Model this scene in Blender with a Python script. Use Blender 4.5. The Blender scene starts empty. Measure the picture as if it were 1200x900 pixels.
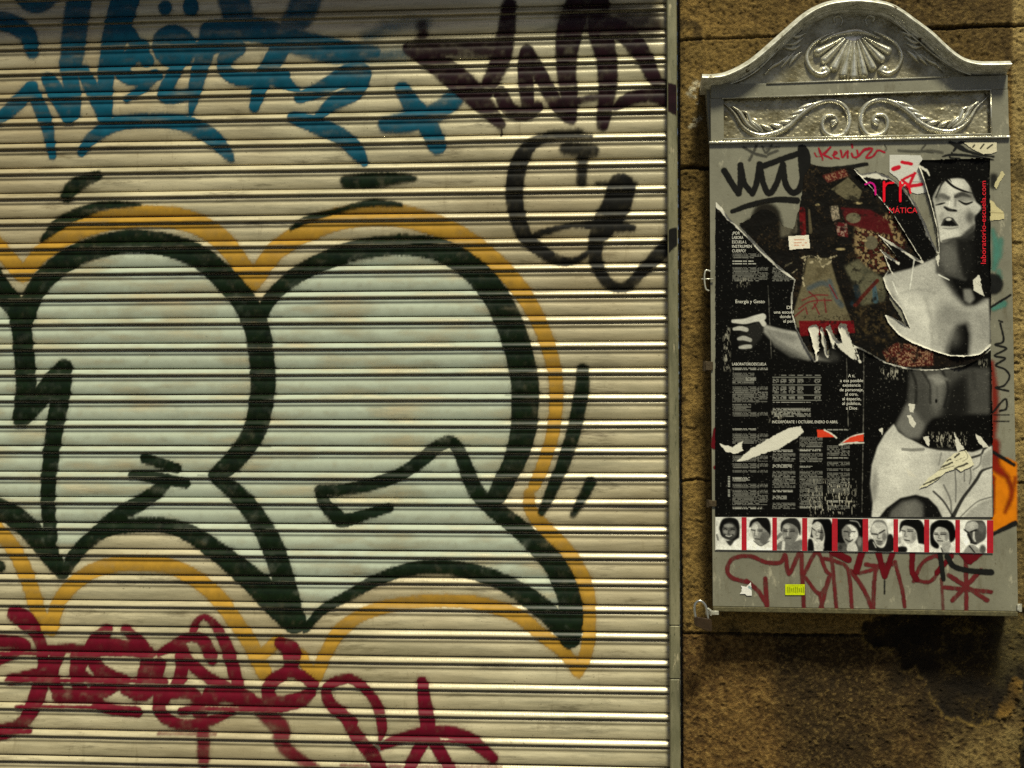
import bpy, math
import numpy as np

# ------------------------------------------------------------------ scene
sc = bpy.context.scene
C = sc.collection
rng = np.random.default_rng(7)
PI = math.pi

# ------------------------------------------------------------------ camera
F_PX, DIST, EYE = 1600.0, 2.9, 1.35
YAW, PIT, ROL = 0.07995599, 0.0490589, 0.00104637
cy, sy, cp, sp = math.cos(YAW), math.sin(YAW), math.cos(PIT), math.sin(PIT)
cr, sr = math.cos(ROL), math.sin(ROL)
CAM = np.array([0.0, -DIST, EYE])
FW = np.array([-sy * cp, cy * cp, sp])
R0 = np.array([cy, sy, 0.0])
U0 = np.cross(R0, FW)
RT = cr * R0 + sr * U0
UP = -sr * R0 + cr * U0


def at(px, py, y=0.0):
    """photo pixel -> point of the vertical plane at depth y (arrays allowed)"""
    px = np.asarray(px, float); py = np.asarray(py, float)
    u = (px - 600) / F_PX; v = (450 - py) / F_PX
    d = FW + u[..., None] * RT + v[..., None] * UP
    t = (y - CAM[1]) / d[..., 1]
    return CAM + t[..., None] * d


def to_px(P):
    d = np.asarray(P, float) - CAM
    z = d @ FW
    return 600 + F_PX * (d @ RT) / z, 450 - F_PX * (d @ UP) / z


import mathutils
cam_d = bpy.data.cameras.new('camera')
cam_d.sensor_width = 36.0
cam_d.lens = F_PX * 36.0 / 1200.0
cam_d.clip_start = 0.05; cam_d.clip_end = 500.0
cam = bpy.data.objects.new('camera', cam_d)
C.objects.link(cam)
cam.matrix_world = mathutils.Matrix(((RT[0], UP[0], -FW[0], CAM[0]), (RT[1], UP[1], -FW[1], CAM[1]),
                                     (RT[2], UP[2], -FW[2], CAM[2]), (0, 0, 0, 1)))
sc.camera = cam

# ------------------------------------------------------------------ light
SUN_EL, SUN_AZ = math.radians(60), math.radians(16)      # azimuth measured from the view axis towards +x
w = bpy.data.worlds.new('World'); sc.world = w; w.use_nodes = True
nt = w.node_tree
bg = nt.nodes['Background']
sky = nt.nodes.new('ShaderNodeTexSky'); sky.sky_type = 'NISHITA'; sky.sun_disc = False
sky.sun_elevation = SUN_EL; sky.sun_rotation = PI - SUN_AZ
sky.air_density = 0.7; sky.dust_density = 2.0; sky.ozone_density = 0.3
nt.links.new(sky.outputs[0], bg.inputs[0]); bg.inputs[1].default_value = 0.05
sun_d = bpy.data.lights.new('sun', 'SUN'); sun_d.energy = 5.0; sun_d.angle = math.radians(10)
sun_d.color = (1.0, 0.965, 0.72)
sun = bpy.data.objects.new('sun', sun_d); C.objects.link(sun)
to_sun = mathutils.Vector((math.sin(SUN_AZ) * math.cos(SUN_EL), -math.cos(SUN_AZ) * math.cos(SUN_EL), math.sin(SUN_EL)))
sun.rotation_euler = to_sun.to_track_quat('Z', 'Y').to_euler()
sun.location = (1, -6, 7)
sc.view_settings.view_transform = 'Standard'; sc.view_settings.look = 'None'
sc.view_settings.exposure = 0.18; sc.view_settings.gamma = 1.0
sc.render.engine = 'CYCLES'
sc.cycles.use_denoising = False
sc.cycles.max_bounces = 6
sc.cycles.transparent_max_bounces = 16

# ------------------------------------------------------------------ small helpers
def lin(c):
    c = np.asarray(c, float) / 255.0
    return np.where(c <= 0.04045, c / 12.92, ((c + 0.055) / 1.055) ** 2.4)


def S(r, g, b, k=1.0):
    return tuple(np.clip(lin((r, g, b)) * k, 0, 0.9))


_tab = np.random.default_rng(3).random((256, 256)).astype(np.float32)


def vnoise(x, y, seed=0):
    x = np.asarray(x, np.float32) + seed * 17.31; y = np.asarray(y, np.float32) + seed * 9.77
    xi = np.floor(x).astype(int); yi = np.floor(y).astype(int)
    fx = x - xi; fy = y - yi
    fx = fx * fx * (3 - 2 * fx); fy = fy * fy * (3 - 2 * fy)
    a = _tab[yi & 255, xi & 255]; b = _tab[yi & 255, (xi + 1) & 255]
    c = _tab[(yi + 1) & 255, xi & 255]; d = _tab[(yi + 1) & 255, (xi + 1) & 255]
    return (a * (1 - fx) + b * fx) * (1 - fy) + (c * (1 - fx) + d * fx) * fy


def fbm(x, y, oct=4, seed=0):
    s = 0; a = 0.5; t = 0
    for k in range(oct):
        s = s + a * vnoise(x * 2 ** k, y * 2 ** k, seed + k * 3); t += a; a *= 0.55
    return s / t


def smooth(pts, n=7):
    """Catmull-Rom through points (any number of columns)"""
    p = np.asarray(pts, float)
    if len(p) < 3:
        return p
    q = np.vstack([2 * p[0] - p[1], p, 2 * p[-1] - p[-2]])
    out = []
    for i in range(1, len(q) - 2):
        for t in np.arange(n) / n:
            a, b, c, d = q[i - 1], q[i], q[i + 1], q[i + 2]
            out.append(0.5 * (2 * b + (c - a) * t + (2 * a - 5 * b + 4 * c - d) * t * t + (3 * b - a - 3 * c + d) * t ** 3))
    out.append(p[-1])
    return np.array(out)


def box_blur(a, r, it=2):
    r = int(r)
    if r < 1:
        return a
    for _ in range(it):
        for ax in (0, 1):
            pad = [(0, 0)] * a.ndim; pad[ax] = (r + 1, r)
            c = np.cumsum(np.pad(a, pad, mode='edge'), axis=ax, dtype=np.float64)
            n = a.shape[ax]
            hi = np.take(c, np.arange(2 * r + 1, 2 * r + 1 + n), axis=ax); lo = np.take(c, np.arange(0, n), axis=ax)
            a = ((hi - lo) / (2 * r + 1)).astype(np.float32)
    return a


class Canvas:
    """a raster over a rectangle of photo pixels, used to draw strokes, polygons and reliefs"""
    def __init__(s, x0, y0, x1, y1, k=2.0):
        s.x0, s.y0, s.x1, s.y1, s.k = x0, y0, x1, y1, k
        s.W = int((x1 - x0) * k) + 1; s.H = int((y1 - y0) * k) + 1
        s.X, s.Y = np.meshgrid(x0 + np.arange(s.W) / k, y0 + np.arange(s.H) / k)
        s.X = s.X.astype(np.float32); s.Y = s.Y.astype(np.float32)

    def zero(s):
        return np.zeros((s.H, s.W), np.float32)

    def win(s, xa, ya, xb, yb):
        i0 = max(0, int((xa - s.x0) * s.k)); i1 = min(s.W, int((xb - s.x0) * s.k) + 2)
        j0 = max(0, int((ya - s.y0) * s.k)); j1 = min(s.H, int((yb - s.y0) * s.k) + 2)
        return slice(j0, max(j0, j1)), slice(i0, max(i0, i1))

    def sdist(s, pts, w, reach, curve=True, full=True):
        """signed distance to a stroke with widths w (number or list); outside its window: far"""
        p = np.asarray(pts, float)
        ws = np.full(len(p), float(w)) if np.isscalar(w) else np.interp(np.linspace(0, 1, len(p)), np.linspace(0, 1, len(w)), w)
        q = np.column_stack([p, ws])
        if curve:
            q = smooth(q)
        if len(q) == 1:
            q = np.vstack([q, q + 0.01])
        mg = q[:, 2].max() / 2 + reach
        wj, wi = s.win(q[:, 0].min() - mg, q[:, 1].min() - mg, q[:, 0].max() + mg, q[:, 1].max() + mg)
        D = np.full((max(0, wj.stop - wj.start), max(0, wi.stop - wi.start)), 1e3, np.float32)
        for (ax, ay, aw), (bx, by, bw) in zip(q[:-1], q[1:]):
            m = max(aw, bw) / 2 + reach
            sj, si = s.win(min(ax, bx) - m, min(ay, by) - m, max(ax, bx) + m, max(ay, by) + m)
            X = s.X[sj, si]; Y = s.Y[sj, si]
            if X.size == 0:
                continue
            dx, dy = bx - ax, by - ay
            t = np.clip(((X - ax) * dx + (Y - ay) * dy) / max(dx * dx + dy * dy, 1e-9), 0, 1)
            d = np.hypot(X - ax - t * dx, Y - ay - t * dy) - (aw + (bw - aw) * t) / 2
            loc = (slice(sj.start - wj.start, sj.stop - wj.start), slice(si.start - wi.start, si.stop - wi.start))
            D[loc] = np.minimum(D[loc], d)
        if full:
            out = np.full((s.H, s.W), 1e3, np.float32); out[wj, wi] = D
            return out
        return D, (wj, wi)

    def stroke(s, m, pts, w, soft=1.2, amp=1.0, rough=0.0, curve=True, seed=1):
        D, wn = s.sdist(pts, w, soft + rough + 2, curve, False)
        if D.size == 0:
            return m
        if rough:
            D = D + (vnoise(s.X[wn] / 2.2, s.Y[wn] / 2.2, seed) - 0.5) * 2 * rough
        a = np.clip(0.5 - D / (2 * soft), 0, 1)
        a = a * a * (3 - 2 * a) * amp
        m[wn] = np.maximum(m[wn], a)
        return m

    def poly(s, pts, rough=0.0, scale=5.0, seed=1, curve=False, win=False):
        p = smooth(np.vstack([pts, pts[:1]]), 5) if curve else np.asarray(pts, float)
        sl = s.win(p[:, 0].min() - rough - 1, p[:, 1].min() - rough - 1, p[:, 0].max() + rough + 1, p[:, 1].max() + rough + 1)
        x, y = s.X[sl], s.Y[sl]
        if rough:
            x, y = x + (fbm(x / scale, y / scale, 3, seed) - 0.5) * 2 * rough, y + (fbm(y / scale, x / scale, 3, seed + 5) - 0.5) * 2 * rough
        r = np.zeros(x.shape, bool)
        n = len(p)
        for i in range(n):
            ax, ay = p[i]; bx, by = p[(i + 1) % n]
            if ay == by:
                continue
            r ^= ((ay > y) != (by > y)) & (x < (bx - ax) * (y - ay) / (by - ay) + ax)
        ins = s.zero(); ins[sl] = r
        return (ins, sl) if win else ins

    def spoly(s, pts, blur=1.0, **k):
        a, (sj, si) = s.poly(pts, win=True, **k)
        r = int(blur * s.k); g = 4 * r + 2
        w2 = (slice(max(0, sj.start - g), min(s.H, sj.stop + g)), slice(max(0, si.start - g), min(s.W, si.stop + g)))
        a[w2] = box_blur(a[w2], r)
        return a

    def ell(s, cx, cy_, rx, ry, soft=0.3, ang=0.0):
        c, n = math.cos(ang), math.sin(ang)
        X = s.X - cx; Y = s.Y - cy_
        d = np.hypot((X * c + Y * n) / rx, (-X * n + Y * c) / ry)
        return np.clip((1 + soft / 2 - d) / max(soft, 1e-3), 0, 1).astype(np.float32)

    def sample(s, arr, px, py):
        u = np.clip((np.asarray(px) - s.x0) * s.k, 0, s.W - 1.001); v = np.clip((np.asarray(py) - s.y0) * s.k, 0, s.H - 1.001)
        i = u.astype(int); j = v.astype(int); fu = u - i; fv = v - j
        if arr.ndim == 3:
            fu = fu[..., None]; fv = fv[..., None]
        return (arr[j, i] * (1 - fu) + arr[j, i + 1] * fu) * (1 - fv) + (arr[j + 1, i] * (1 - fu) + arr[j + 1, i + 1] * fu) * fv


# ------------------------------------------------------------------ object helpers
def tag(o, label=None, cat=None, group=None, kind=None):
    if label: o['label'] = label
    if cat: o['category'] = cat
    if group: o['group'] = group
    if kind: o['kind'] = kind
    return o


def thing(name, label, cat, loc, group=None):
    o = bpy.data.objects.new(name, None); C.objects.link(o)
    o.location = loc; o.empty_display_size = 0.05
    return tag(o, label, cat, group)


def link(name, me, mat, parent=None):
    o = bpy.data.objects.new(name, me); C.objects.link(o)
    if mat and not me.materials:
        me.materials.append(mat)
    if parent:
        root = parent
        off = mathutils.Vector((0, 0, 0))
        while root:
            off += root.location; root = root.parent
        o.parent = parent; o.location = -off
    return o


def mesh_np(name, V, Fq, col=None, smooth_=True):
    """V (n,3), Fq (m,4) quads -> mesh, colours per vertex (n,4)"""
    me = bpy.data.meshes.new(name)
    V = np.ascontiguousarray(V, np.float32); Fq = np.ascontiguousarray(Fq, np.int32)
    k = Fq.shape[1]
    me.vertices.add(len(V)); me.vertices.foreach_set('co', V.ravel())
    me.loops.add(Fq.size); me.loops.foreach_set('vertex_index', Fq.ravel())
    me.polygons.add(len(Fq)); me.polygons.foreach_set('loop_start', np.arange(len(Fq), dtype=np.int32) * k)
    me.update(calc_edges=True)
    if col is not None:
        ca = me.color_attributes.new('paint', 'FLOAT_COLOR', 'POINT')
        ca.data.foreach_set('color', np.ascontiguousarray(col, np.float32).ravel())
    me.polygons.foreach_set('use_smooth', np.full(len(Fq), smooth_))
    return me


def grid_faces(nr, nc):
    i = np.arange(nr * nc).reshape(nr, nc)
    return np.stack([i[:-1, :-1], i[1:, :-1], i[1:, 1:], i[:-1, 1:]], -1).reshape(-1, 4)


def compact(V, Fq, keep, col=None):
    Fq = Fq[keep]
    used, inv = np.unique(Fq, return_inverse=True)
    return V[used], inv.reshape(Fq.shape), (col[used] if col is not None else None)


class MB:
    """collects pieces into one mesh"""
    def __init__(s):
        s.v = []; s.f = []

    def add(s, vs, fs):
        n = len(s.v); s.v += [tuple(map(float, v)) for v in vs]; s.f += [tuple(n + i for i in f) for f in fs]

    def box(s, a, b, bev=0.0):
        x0, y0, z0 = a; x1, y1, z1 = b
        if bev <= 0:
            s.add([(x0, y0, z0), (x1, y0, z0), (x1, y1, z0), (x0, y1, z0), (x0, y0, z1), (x1, y0, z1), (x1, y1, z1), (x0, y1, z1)],
                  [(0, 3, 2, 1), (4, 5, 6, 7), (0, 1, 5, 4), (1, 2, 6, 5), (2, 3, 7, 6), (3, 0, 4, 7)])
        else:      # octagonal section in x-y, chamfered in z
            def ring(i, z):
                return [(x0 + bev + i, y0 + i, z), (x1 - bev - i, y0 + i, z), (x1 - i, y0 + bev + i, z), (x1 - i, y1 - bev - i, z),
                        (x1 - bev - i, y1 - i, z), (x0 + bev + i, y1 - i, z), (x0 + i, y1 - bev - i, z), (x0 + i, y0 + bev + i, z)]
            h = bev * 0.6
            s.loft([ring(h, z0), ring(0, z0 + h), ring(0, z1 - h), ring(h, z1)], True, True)

    def loft(s, rings, closed=True, caps=True):
        n = len(rings[0]); vs = [p for r in rings for p in r]; fs = []
        for i in range(len(rings) - 1):
            for j in range(n if closed else n - 1):
                k = (j + 1) % n
                fs.append((i * n + j, i * n + k, (i + 1) * n + k, (i + 1) * n + j))
        if caps and closed:
            fs.append(tuple(range(n))[::-1]); fs.append(tuple((len(rings) - 1) * n + j for j in range(n)))
        s.add(vs, fs)

    def tube(s, pts, r, n=10, curve=True):
        p = smooth(pts, 6) if curve else np.asarray(pts, float)
        rings = []
        for i in range(len(p)):
            t = p[min(i + 1, len(p) - 1)] - p[max(i - 1, 0)]; t = t / (np.linalg.norm(t) + 1e-9)
            a = np.cross(t, (0.3, 1, 0.2)); a /= np.linalg.norm(a); b = np.cross(t, a)
            rings.append([p[i] + r * (math.cos(2 * PI * k / n) * a + math.sin(2 * PI * k / n) * b) for k in range(n)])
        s.loft(rings)

    def build(s, name, mat, parent=None, smooth_=False, bevel=0.0):
        me = bpy.data.meshes.new(name)
        me.from_pydata(s.v, [], s.f); me.update()
        if smooth_:
            me.polygons.foreach_set('use_smooth', np.full(len(me.polygons), True))
        import bmesh
        bm = bmesh.new(); bm.from_mesh(me); bmesh.ops.recalc_face_normals(bm, faces=bm.faces)
        if bevel:
            bmesh.ops.bevel(bm, geom=bm.edges[:], offset=bevel, segments=2, affect='EDGES', profile=0.6)
        bm.to_mesh(me); bm.free()
        return link(name, me, mat, parent)


WORDS = ['LABORA', 'ESCUELA L', 'INSTRUMEN', 'CUERPO?', '¿POR', 'Energía y Gesto', 'Di', 'una escuel', 'donde s', 'el pens', 'LABORATORIOESCUELA', 'INCORPÓRATE 1 OCTUBRE, ENERO O ABRIL', 'A ti,',
         'a esa posible', 'existencia', 'de personaje,', 'al otro,', 'al espacio,', 'al público,', 'a Dios', 'laboratorio-escuela.com', 'MÁTICA']
LETTERS = {}
for body in WORDS:                      # lettering becomes meshes while the scene is still empty
    cu = bpy.data.curves.new('lettering', 'FONT'); cu.body = body; cu.resolution_u = 3
    o = bpy.data.objects.new('lettering', cu); C.objects.link(o); bpy.context.view_layer.update()
    LETTERS[body] = bpy.data.meshes.new_from_object(o.evaluated_get(bpy.context.evaluated_depsgraph_get()))
    bpy.data.objects.remove(o); bpy.data.curves.remove(cu)

# ------------------------------------------------------------------ materials
def new_mat(name):
    m = bpy.data.materials.new(name); m.use_nodes = True
    t = m.node_tree; b = t.nodes['Principled BSDF']
    return m, t, b


def N(t, kind, **k):
    n = t.nodes.new(kind)
    for a, v in k.items():
        if isinstance(a, str) and hasattr(n, a):
            setattr(n, a, v)
    return n


def noise_node(t, scale, detail=4, rough=0.6, stretch=None):
    tc = N(t, 'ShaderNodeNewGeometry')
    src = tc.outputs['Position']
    if stretch:
        mp = N(t, 'ShaderNodeMapping'); mp.inputs['Scale'].default_value = stretch
        t.links.new(src, mp.inputs[0]); src = mp.outputs[0]
    n = N(t, 'ShaderNodeTexNoise'); n.inputs['Scale'].default_value = scale
    n.inputs['Detail'].default_value = detail; n.inputs['Roughness'].default_value = rough
    t.links.new(src, n.inputs['Vector'])
    return n.outputs['Fac']


def ramp(t, fac, a, b, lo=(0, 0, 0, 1), hi=(1, 1, 1, 1)):
    r = N(t, 'ShaderNodeValToRGB')
    r.color_ramp.elements[0].position = a; r.color_ramp.elements[1].position = b
    r.color_ramp.elements[0].color = lo; r.color_ramp.elements[1].color = hi
    t.links.new(fac, r.inputs[0])
    return r.outputs[0]


def mix(t, fac, a, b, mode='MIX'):
    n = N(t, 'ShaderNodeMix', data_type='RGBA', blend_type=mode)
    for i, v in ((0, fac), (6, a), (7, b)):
        if hasattr(v, 'is_linked') or hasattr(v, 'links'):
            t.links.new(v, n.inputs[i])
        else:
            n.inputs[i].default_value = v if i == 0 else (tuple(v) + (1,))[:4]
    return n.outputs[2]


def bump(t, b, fac, strength, dist):
    n = N(t, 'ShaderNodeBump'); n.inputs['Strength'].default_value = strength; n.inputs['Distance'].default_value = dist
    t.links.new(fac, n.inputs['Height']); t.links.new(n.outputs[0], b.inputs['Normal'])
    return n


def attr(t, name='paint'):
    n = N(t, 'ShaderNodeVertexColor'); n.layer_name = name
    return n


def plain(name, col, rough=0.6, metal=0.0, var=0.25, scale=60, spec=0.4, bmp=0.0, bscale=300):
    m, t, b = new_mat(name)
    f = noise_node(t, scale, 5)
    c = mix(t, ramp(t, f, 0.3, 0.7), tuple(np.array(col) * (1 - var)), tuple(np.clip(np.array(col) * (1 + var), 0, 0.9)))
    t.links.new(c, b.inputs['Base Color'])
    b.inputs['Roughness'].default_value = rough; b.inputs['Metallic'].default_value = metal
    b.inputs['Specular IOR Level'].default_value = spec
    if bmp:
        bump(t, b, noise_node(t, bscale, 4), 1.0, bmp)
    return m


def spray(name, col, rough=0.4, var=0.3, spec=0.12):
    """paint whose cover is the alpha of the vertex colours"""
    m, t, b = new_mat(name)
    a = attr(t)
    f = noise_node(t, 40, 5)
    c = mix(t, ramp(t, f, 0.3, 0.75), tuple(np.array(col) * (1 - var)), tuple(np.array(col) * (1 + var)))
    t.links.new(c, b.inputs['Base Color'])
    b.inputs['Roughness'].default_value = rough; b.inputs['Specular IOR Level'].default_value = spec
    g = noise_node(t, 900, 2)
    mm = N(t, 'ShaderNodeMath', operation='MULTIPLY_ADD')      # grain at the spray's soft edge
    t.links.new(g, mm.inputs[0]); mm.inputs[1].default_value = 0.9; mm.inputs[2].default_value = -0.45
    e = N(t, 'ShaderNodeMath', operation='MULTIPLY'); t.links.new(mm.outputs[0], e.inputs[0])
    inv = N(t, 'ShaderNodeMath', operation='SUBTRACT'); inv.inputs[0].default_value = 1.0; t.links.new(a.outputs['Alpha'], inv.inputs[1])
    t.links.new(inv.outputs[0], e.inputs[1])
    s = N(t, 'ShaderNodeMath', operation='ADD', use_clamp=True); t.links.new(a.outputs['Alpha'], s.inputs[0]); t.links.new(e.outputs[0], s.inputs[1])
    t.links.new(s.outputs[0], b.inputs['Alpha'])
    return m


def printed(name, rough=0.45, spec=0.05, bmp=0.0004):
    m, t, b = new_mat(name)
    a = attr(t)
    g = noise_node(t, 700, 2)
    c = mix(t, 1.0, a.outputs['Color'], ramp(t, g, 0.2, 0.8, (0.7, 0.7, 0.7, 1), (1.2, 1.2, 1.2, 1)), 'MULTIPLY')
    t.links.new(c, b.inputs['Base Color'])
    b.inputs['Roughness'].default_value = rough; b.inputs['Specular IOR Level'].default_value = spec
    if bmp:
        bump(t, b, noise_node(t, 45, 4, 0.6), 0.6, bmp * 4)
    return m


# ================================================================== SETTING
ground_m = plain('pavement_stone', (0.14, 0.13, 0.11), 0.8, var=0.3, scale=6, bmp=0.003, bscale=40)
road_m = plain('asphalt', (0.05, 0.05, 0.05), 0.85, var=0.3, scale=30, bmp=0.004, bscale=80)
g = MB(); g.box((-12, -1.7, -0.12), (12, 0.4, 0.0)); tag(g.build('pavement', ground_m), kind='structure')
g = MB(); g.add([(-60, -60, -0.125), (60, -60, -0.125), (60, 60, -0.125), (-60, 60, -0.125)], [(0, 1, 2, 3)])
tag(g.build('road', road_m), kind='structure')

# ================================================================== ROLLER SHUTTER
PITCH = 0.05569308
BEAD0 = 0.22716582 + EYE            # height of the bead of slat 0
# slat profile in mm: distance below the bead's top edge, depth outwards
PROF = np.array([(0.0, -6.0), (0.5, -5.0), (0.8, 0.2), (1.2, 1.5), (2.4, 2.7), (4.4, 4.2), (6.6, 5.6), (8.6, 6.7), (10.2, 7.2), (11.6, 7.0), (12.4, 6.0),
                 (12.7, 4.0), (12.9, 1.0), (13.1, -3.0), (16.9, -3.2), (17.05, 1.2), (17.2, 1.5), (17.6, 1.8), (18.8, 2.8), (21.2, 3.3), (23.6, 2.3), (25.6, 1.1), (27.6, 1.0), (30.5, 2.0),
                 (34.5, 3.1), (39, 3.3), (44, 3.1), (49, 2.3), (52.2, 1.5), (53.3, 0.9), (53.6, -2.0), (54.4, -6.0)])
tn = np.gradient(PROF, axis=0)
PN = np.column_stack([tn[:, 0] * 0, tn[:, 1]])              # 2-D normal of the profile (outwards, upwards)
PN = np.column_stack([tn[:, 0], tn[:, 1]]); PN /= np.linalg.norm(PN, axis=1)[:, None]
N_UP, N_DN = -16, 27
slats = np.arange(N_UP, N_DN + 1)
rs = np.random.default_rng(11)
dz_s = rs.normal(0, 0.0004, len(slats)); dy_s = rs.normal(0, 0.0007, len(slats)); ph_s = rs.random(len(slats)) * 50
tilt_s = rs.normal(0, 0.022, len(slats))
rows_z = []; rows_d = []; rows_nz = []; rows_ny = []; rows_s = []
for i, n in enumerate(slats):
    z = BEAD0 - PITCH * n + 0.0055 + dz_s[i] - PROF[:, 0] * 0.001
    d = PROF[:, 1] * 0.001 + dy_s[i] + (PROF[:, 0] - 27) * 0.001 * tilt_s[i]
    rows_z.append(z); rows_d.append(d); rows_ny.append(PN[:, 0]); rows_nz.append(PN[:, 1]); rows_s.append(np.full(len(PROF), i))
rows_z = np.concatenate(rows_z); rows_d = np.concatenate(rows_d); rows_s = np.concatenate(rows_s)
rows_ny = np.concatenate(rows_ny); rows_nz = np.concatenate(rows_nz)
SX0, SX1 = -2.3, 0.112


def curtain_grid(xs, off, r0=0, r1=None):
    z = rows_z[r0:r1, None]; d = rows_d[r0:r1, None]; s = rows_s[r0:r1]
    x = xs[None, :]
    wob = 0.0020 * (vnoise(x * 2.3 + ph_s[s][:, None], x * 0 + s[:, None] * 0.37, 2) - 0.5) + 0.010 * (vnoise(x * 1.3, z * 1.9, 5) - 0.5) + 0.0022 * np.clip(vnoise(x * 5.5 + 40, z * 9.0, 15) - 0.72, 0, 1) / 0.28
    wz = 0.0014 * (vnoise(x * 1.7 + ph_s[s][:, None] * 2, x * 0 + s[:, None] * 1.1, 8) - 0.5)
    Y = -(d + wob) - rows_ny[r0:r1, None] * off
    Z = z + wz + rows_nz[r0:r1, None] * off
    return np.stack([np.broadcast_to(x, Y.shape), Y, Z], -1)


m_curt, t, b = new_mat('cream_slat_paint')
f1 = noise_node(t, 3.0, 6, 0.65, (1.0, 1.0, 6.0)); f2 = noise_node(t, 22, 5, 0.7, (0.25, 1, 3)); f3 = noise_node(t, 160, 3, 0.7, (0.6, 1, 1))
c = mix(t, ramp(t, f1, 0.3, 0.72), S(164, 153, 122), S(202, 191, 159))
c = mix(t, ramp(t, f2, 0.52, 0.78), c, S(128, 120, 98))
c = mix(t, ramp(t, f3, 0.66, 0.74), c, S(92, 84, 62))
f4 = noise_node(t, 5.5, 7, 0.72, (0.5, 1, 5)); c = mix(t, ramp(t, f4, 0.44, 0.70, hi=(0.75, 0.75, 0.75, 1)), c, S(112, 107, 84))
f7 = noise_node(t, 13, 6, 0.75, (0.35, 1, 2.2)); c = mix(t, ramp(t, f7, 0.56, 0.7, hi=(0.85, 0.85, 0.85, 1)), c, S(82, 74, 52))
f10 = noise_node(t, 30, 5, 0.7, (1.0, 1, 0.16)); c = mix(t, ramp(t, f10, 0.6, 0.74, hi=(0.5, 0.5, 0.5, 1)), c, S(96, 84, 56))
f9 = noise_node(t, 1.1, 5, 0.6, (1, 1, 1.8)); c = mix(t, ramp(t, f9, 0.45, 0.68, hi=(0.55, 0.55, 0.55, 1)), c, S(132, 112, 76))
f5 = noise_node(t, 420, 2, 0.6); c = mix(t, ramp(t, f5, 0.7, 0.76, hi=(0.7, 0.7, 0.7, 1)), c, S(70, 62, 44))
f6 = noise_node(t, 1.6, 3, 0.5); c = mix(t, ramp(t, f6, 0.55, 0.8, hi=(0.35, 0.35, 0.35, 1)), c, S(128, 138, 108))
t.links.new(c, b.inputs['Base Color'])
t.links.new(ramp(t, f2, 0.2, 0.8, (0.20,) * 3 + (1,), (0.42,) * 3 + (1,)), b.inputs['Roughness'])
b.inputs['Metallic'].default_value = 0.15; b.inputs['Specular IOR Level'].default_value = 0.6
bump(t, b, noise_node(t, 260, 3), 0.25, 0.0008)

shutter = thing('roller_shutter', 'cream metal roller shutter of horizontal slats covered in bubble graffiti and coloured tags', 'shutter', (-1.1, 0.0, 0.0))
Vg = curtain_grid(np.linspace(SX0, SX1, 130), 0.0)
keep_rows = Vg[:, 0, 2] > 0.01
Vg = Vg[keep_rows]
curtain = link('slat_curtain', mesh_np('slat_curtain', Vg.reshape(-1, 3), grid_faces(*Vg.shape[:2])[:, ::-1]), m_curt, shutter)

# ---- graffiti: strokes are drawn on a raster and become thin coats of paint lying on the slats
GC = Canvas(-12, -14, 800, 912, 1.5)


def coat(name, mask, mat, layer, label, parent=None, thr=0.04, mist=0.24, spread=0.9, thin_k=0.35):
    """a coat of paint on the slats"""
    mask = np.maximum(mask, mist * box_blur(mask, 7) * np.clip(fbm(GC.X / 5, GC.Y / 5, 3, 70 + layer) * 2.2 - 0.4, 0, 1))      # overspray
    xs = np.arange(at(-12, 450)[0], SX1 - 0.012, 0.0014)
    allV = curtain_grid(xs, 0.00022 * layer)
    flat = allV.copy(); flat[..., 1] = 0
    px, py = to_px(flat)
    sh = np.random.default_rng(layer).normal(0, 0.5, len(slats))[rows_s][:, None]      # the stroke shifts a little from slat to slat
    a = GC.sample(mask, px + sh, py)
    t_mm = np.tile(PROF[:, 0], len(slats))[:, None]
    wide = np.clip(GC.sample(box_blur(mask, 5), px + sh, py) * 2.6 - 0.45, 0, 1)        # spray spreads into the grooves between slats
    gw = np.clip((t_mm - 44) / 8, 0, 1) ** 2 + np.clip((3 - t_mm) / 3, 0, 1) * 0.7
    a = np.maximum(a, wide * np.clip(gw, 0, 1) * spread)
    thin = np.clip((fbm(xs[None, :] * 55, rows_s[:, None] * 5.3 + t_mm / 16, 3, 8 + layer) - 0.5) * 3, 0, 1) * np.exp(-((t_mm - 40) / 9) ** 2)
    a = a * (1 - thin_k * thin)
    crest = np.exp(-((t_mm - 10.6) / 1.5) ** 2)                                         # rubbed bare along the proud edges
    rub = np.clip((fbm(xs[None, :] * 9 + rows_s[:, None] * 7.7, rows_s[:, None] * 3.1 + xs[None, :] * 0, 4, 3) - 0.40) * 4, 0, 1)
    a = a * (1 - 0.75 * crest * rub)
    under = ((t_mm > 12.6) & (t_mm < 17.2)) | (t_mm < 0.6) | (t_mm > 53.5)
    a = a * np.where(under, 0.12, 1.0)
    a[(py < -13) | (py > 911)] = 0
    Fq = grid_faces(*a.shape)
    av = a.ravel()
    keep = av[Fq].max(1) > thr
    col = np.ones((av.size, 4), np.float32); col[:, 3] = av
    V, Fk, cc = compact(allV.reshape(-1, 3), Fq[:, ::-1], keep, col)
    return tag(link(name, mesh_np(name, V, Fk, cc), mat, parent or curtain), label)


def draw(strokes, soft=1.3, rough=0.5, crop=(0, 0, 1)):
    m = GC.zero()
    add(m, strokes, soft, rough, crop)
    return m


def add(m, strokes, soft=1.3, rough=0.5, crop=(0, 0, 1)):
    ox, oy, k = crop
    for i, st in enumerate(strokes):
        pts, w_ = st[0], st[1]
        sf = st[2] if len(st) > 2 else soft
        am = st[3] if len(st) > 3 else 1.0
        p = np.asarray(pts, float) / k + np.array([ox, oy])
        ww = (np.asarray(w_, float) / k)
        GC.stroke(m, p, ww if ww.ndim else float(ww), sf, am, rough + 0.25 * (sf > 2), seed=i + 1)
    return m


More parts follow.
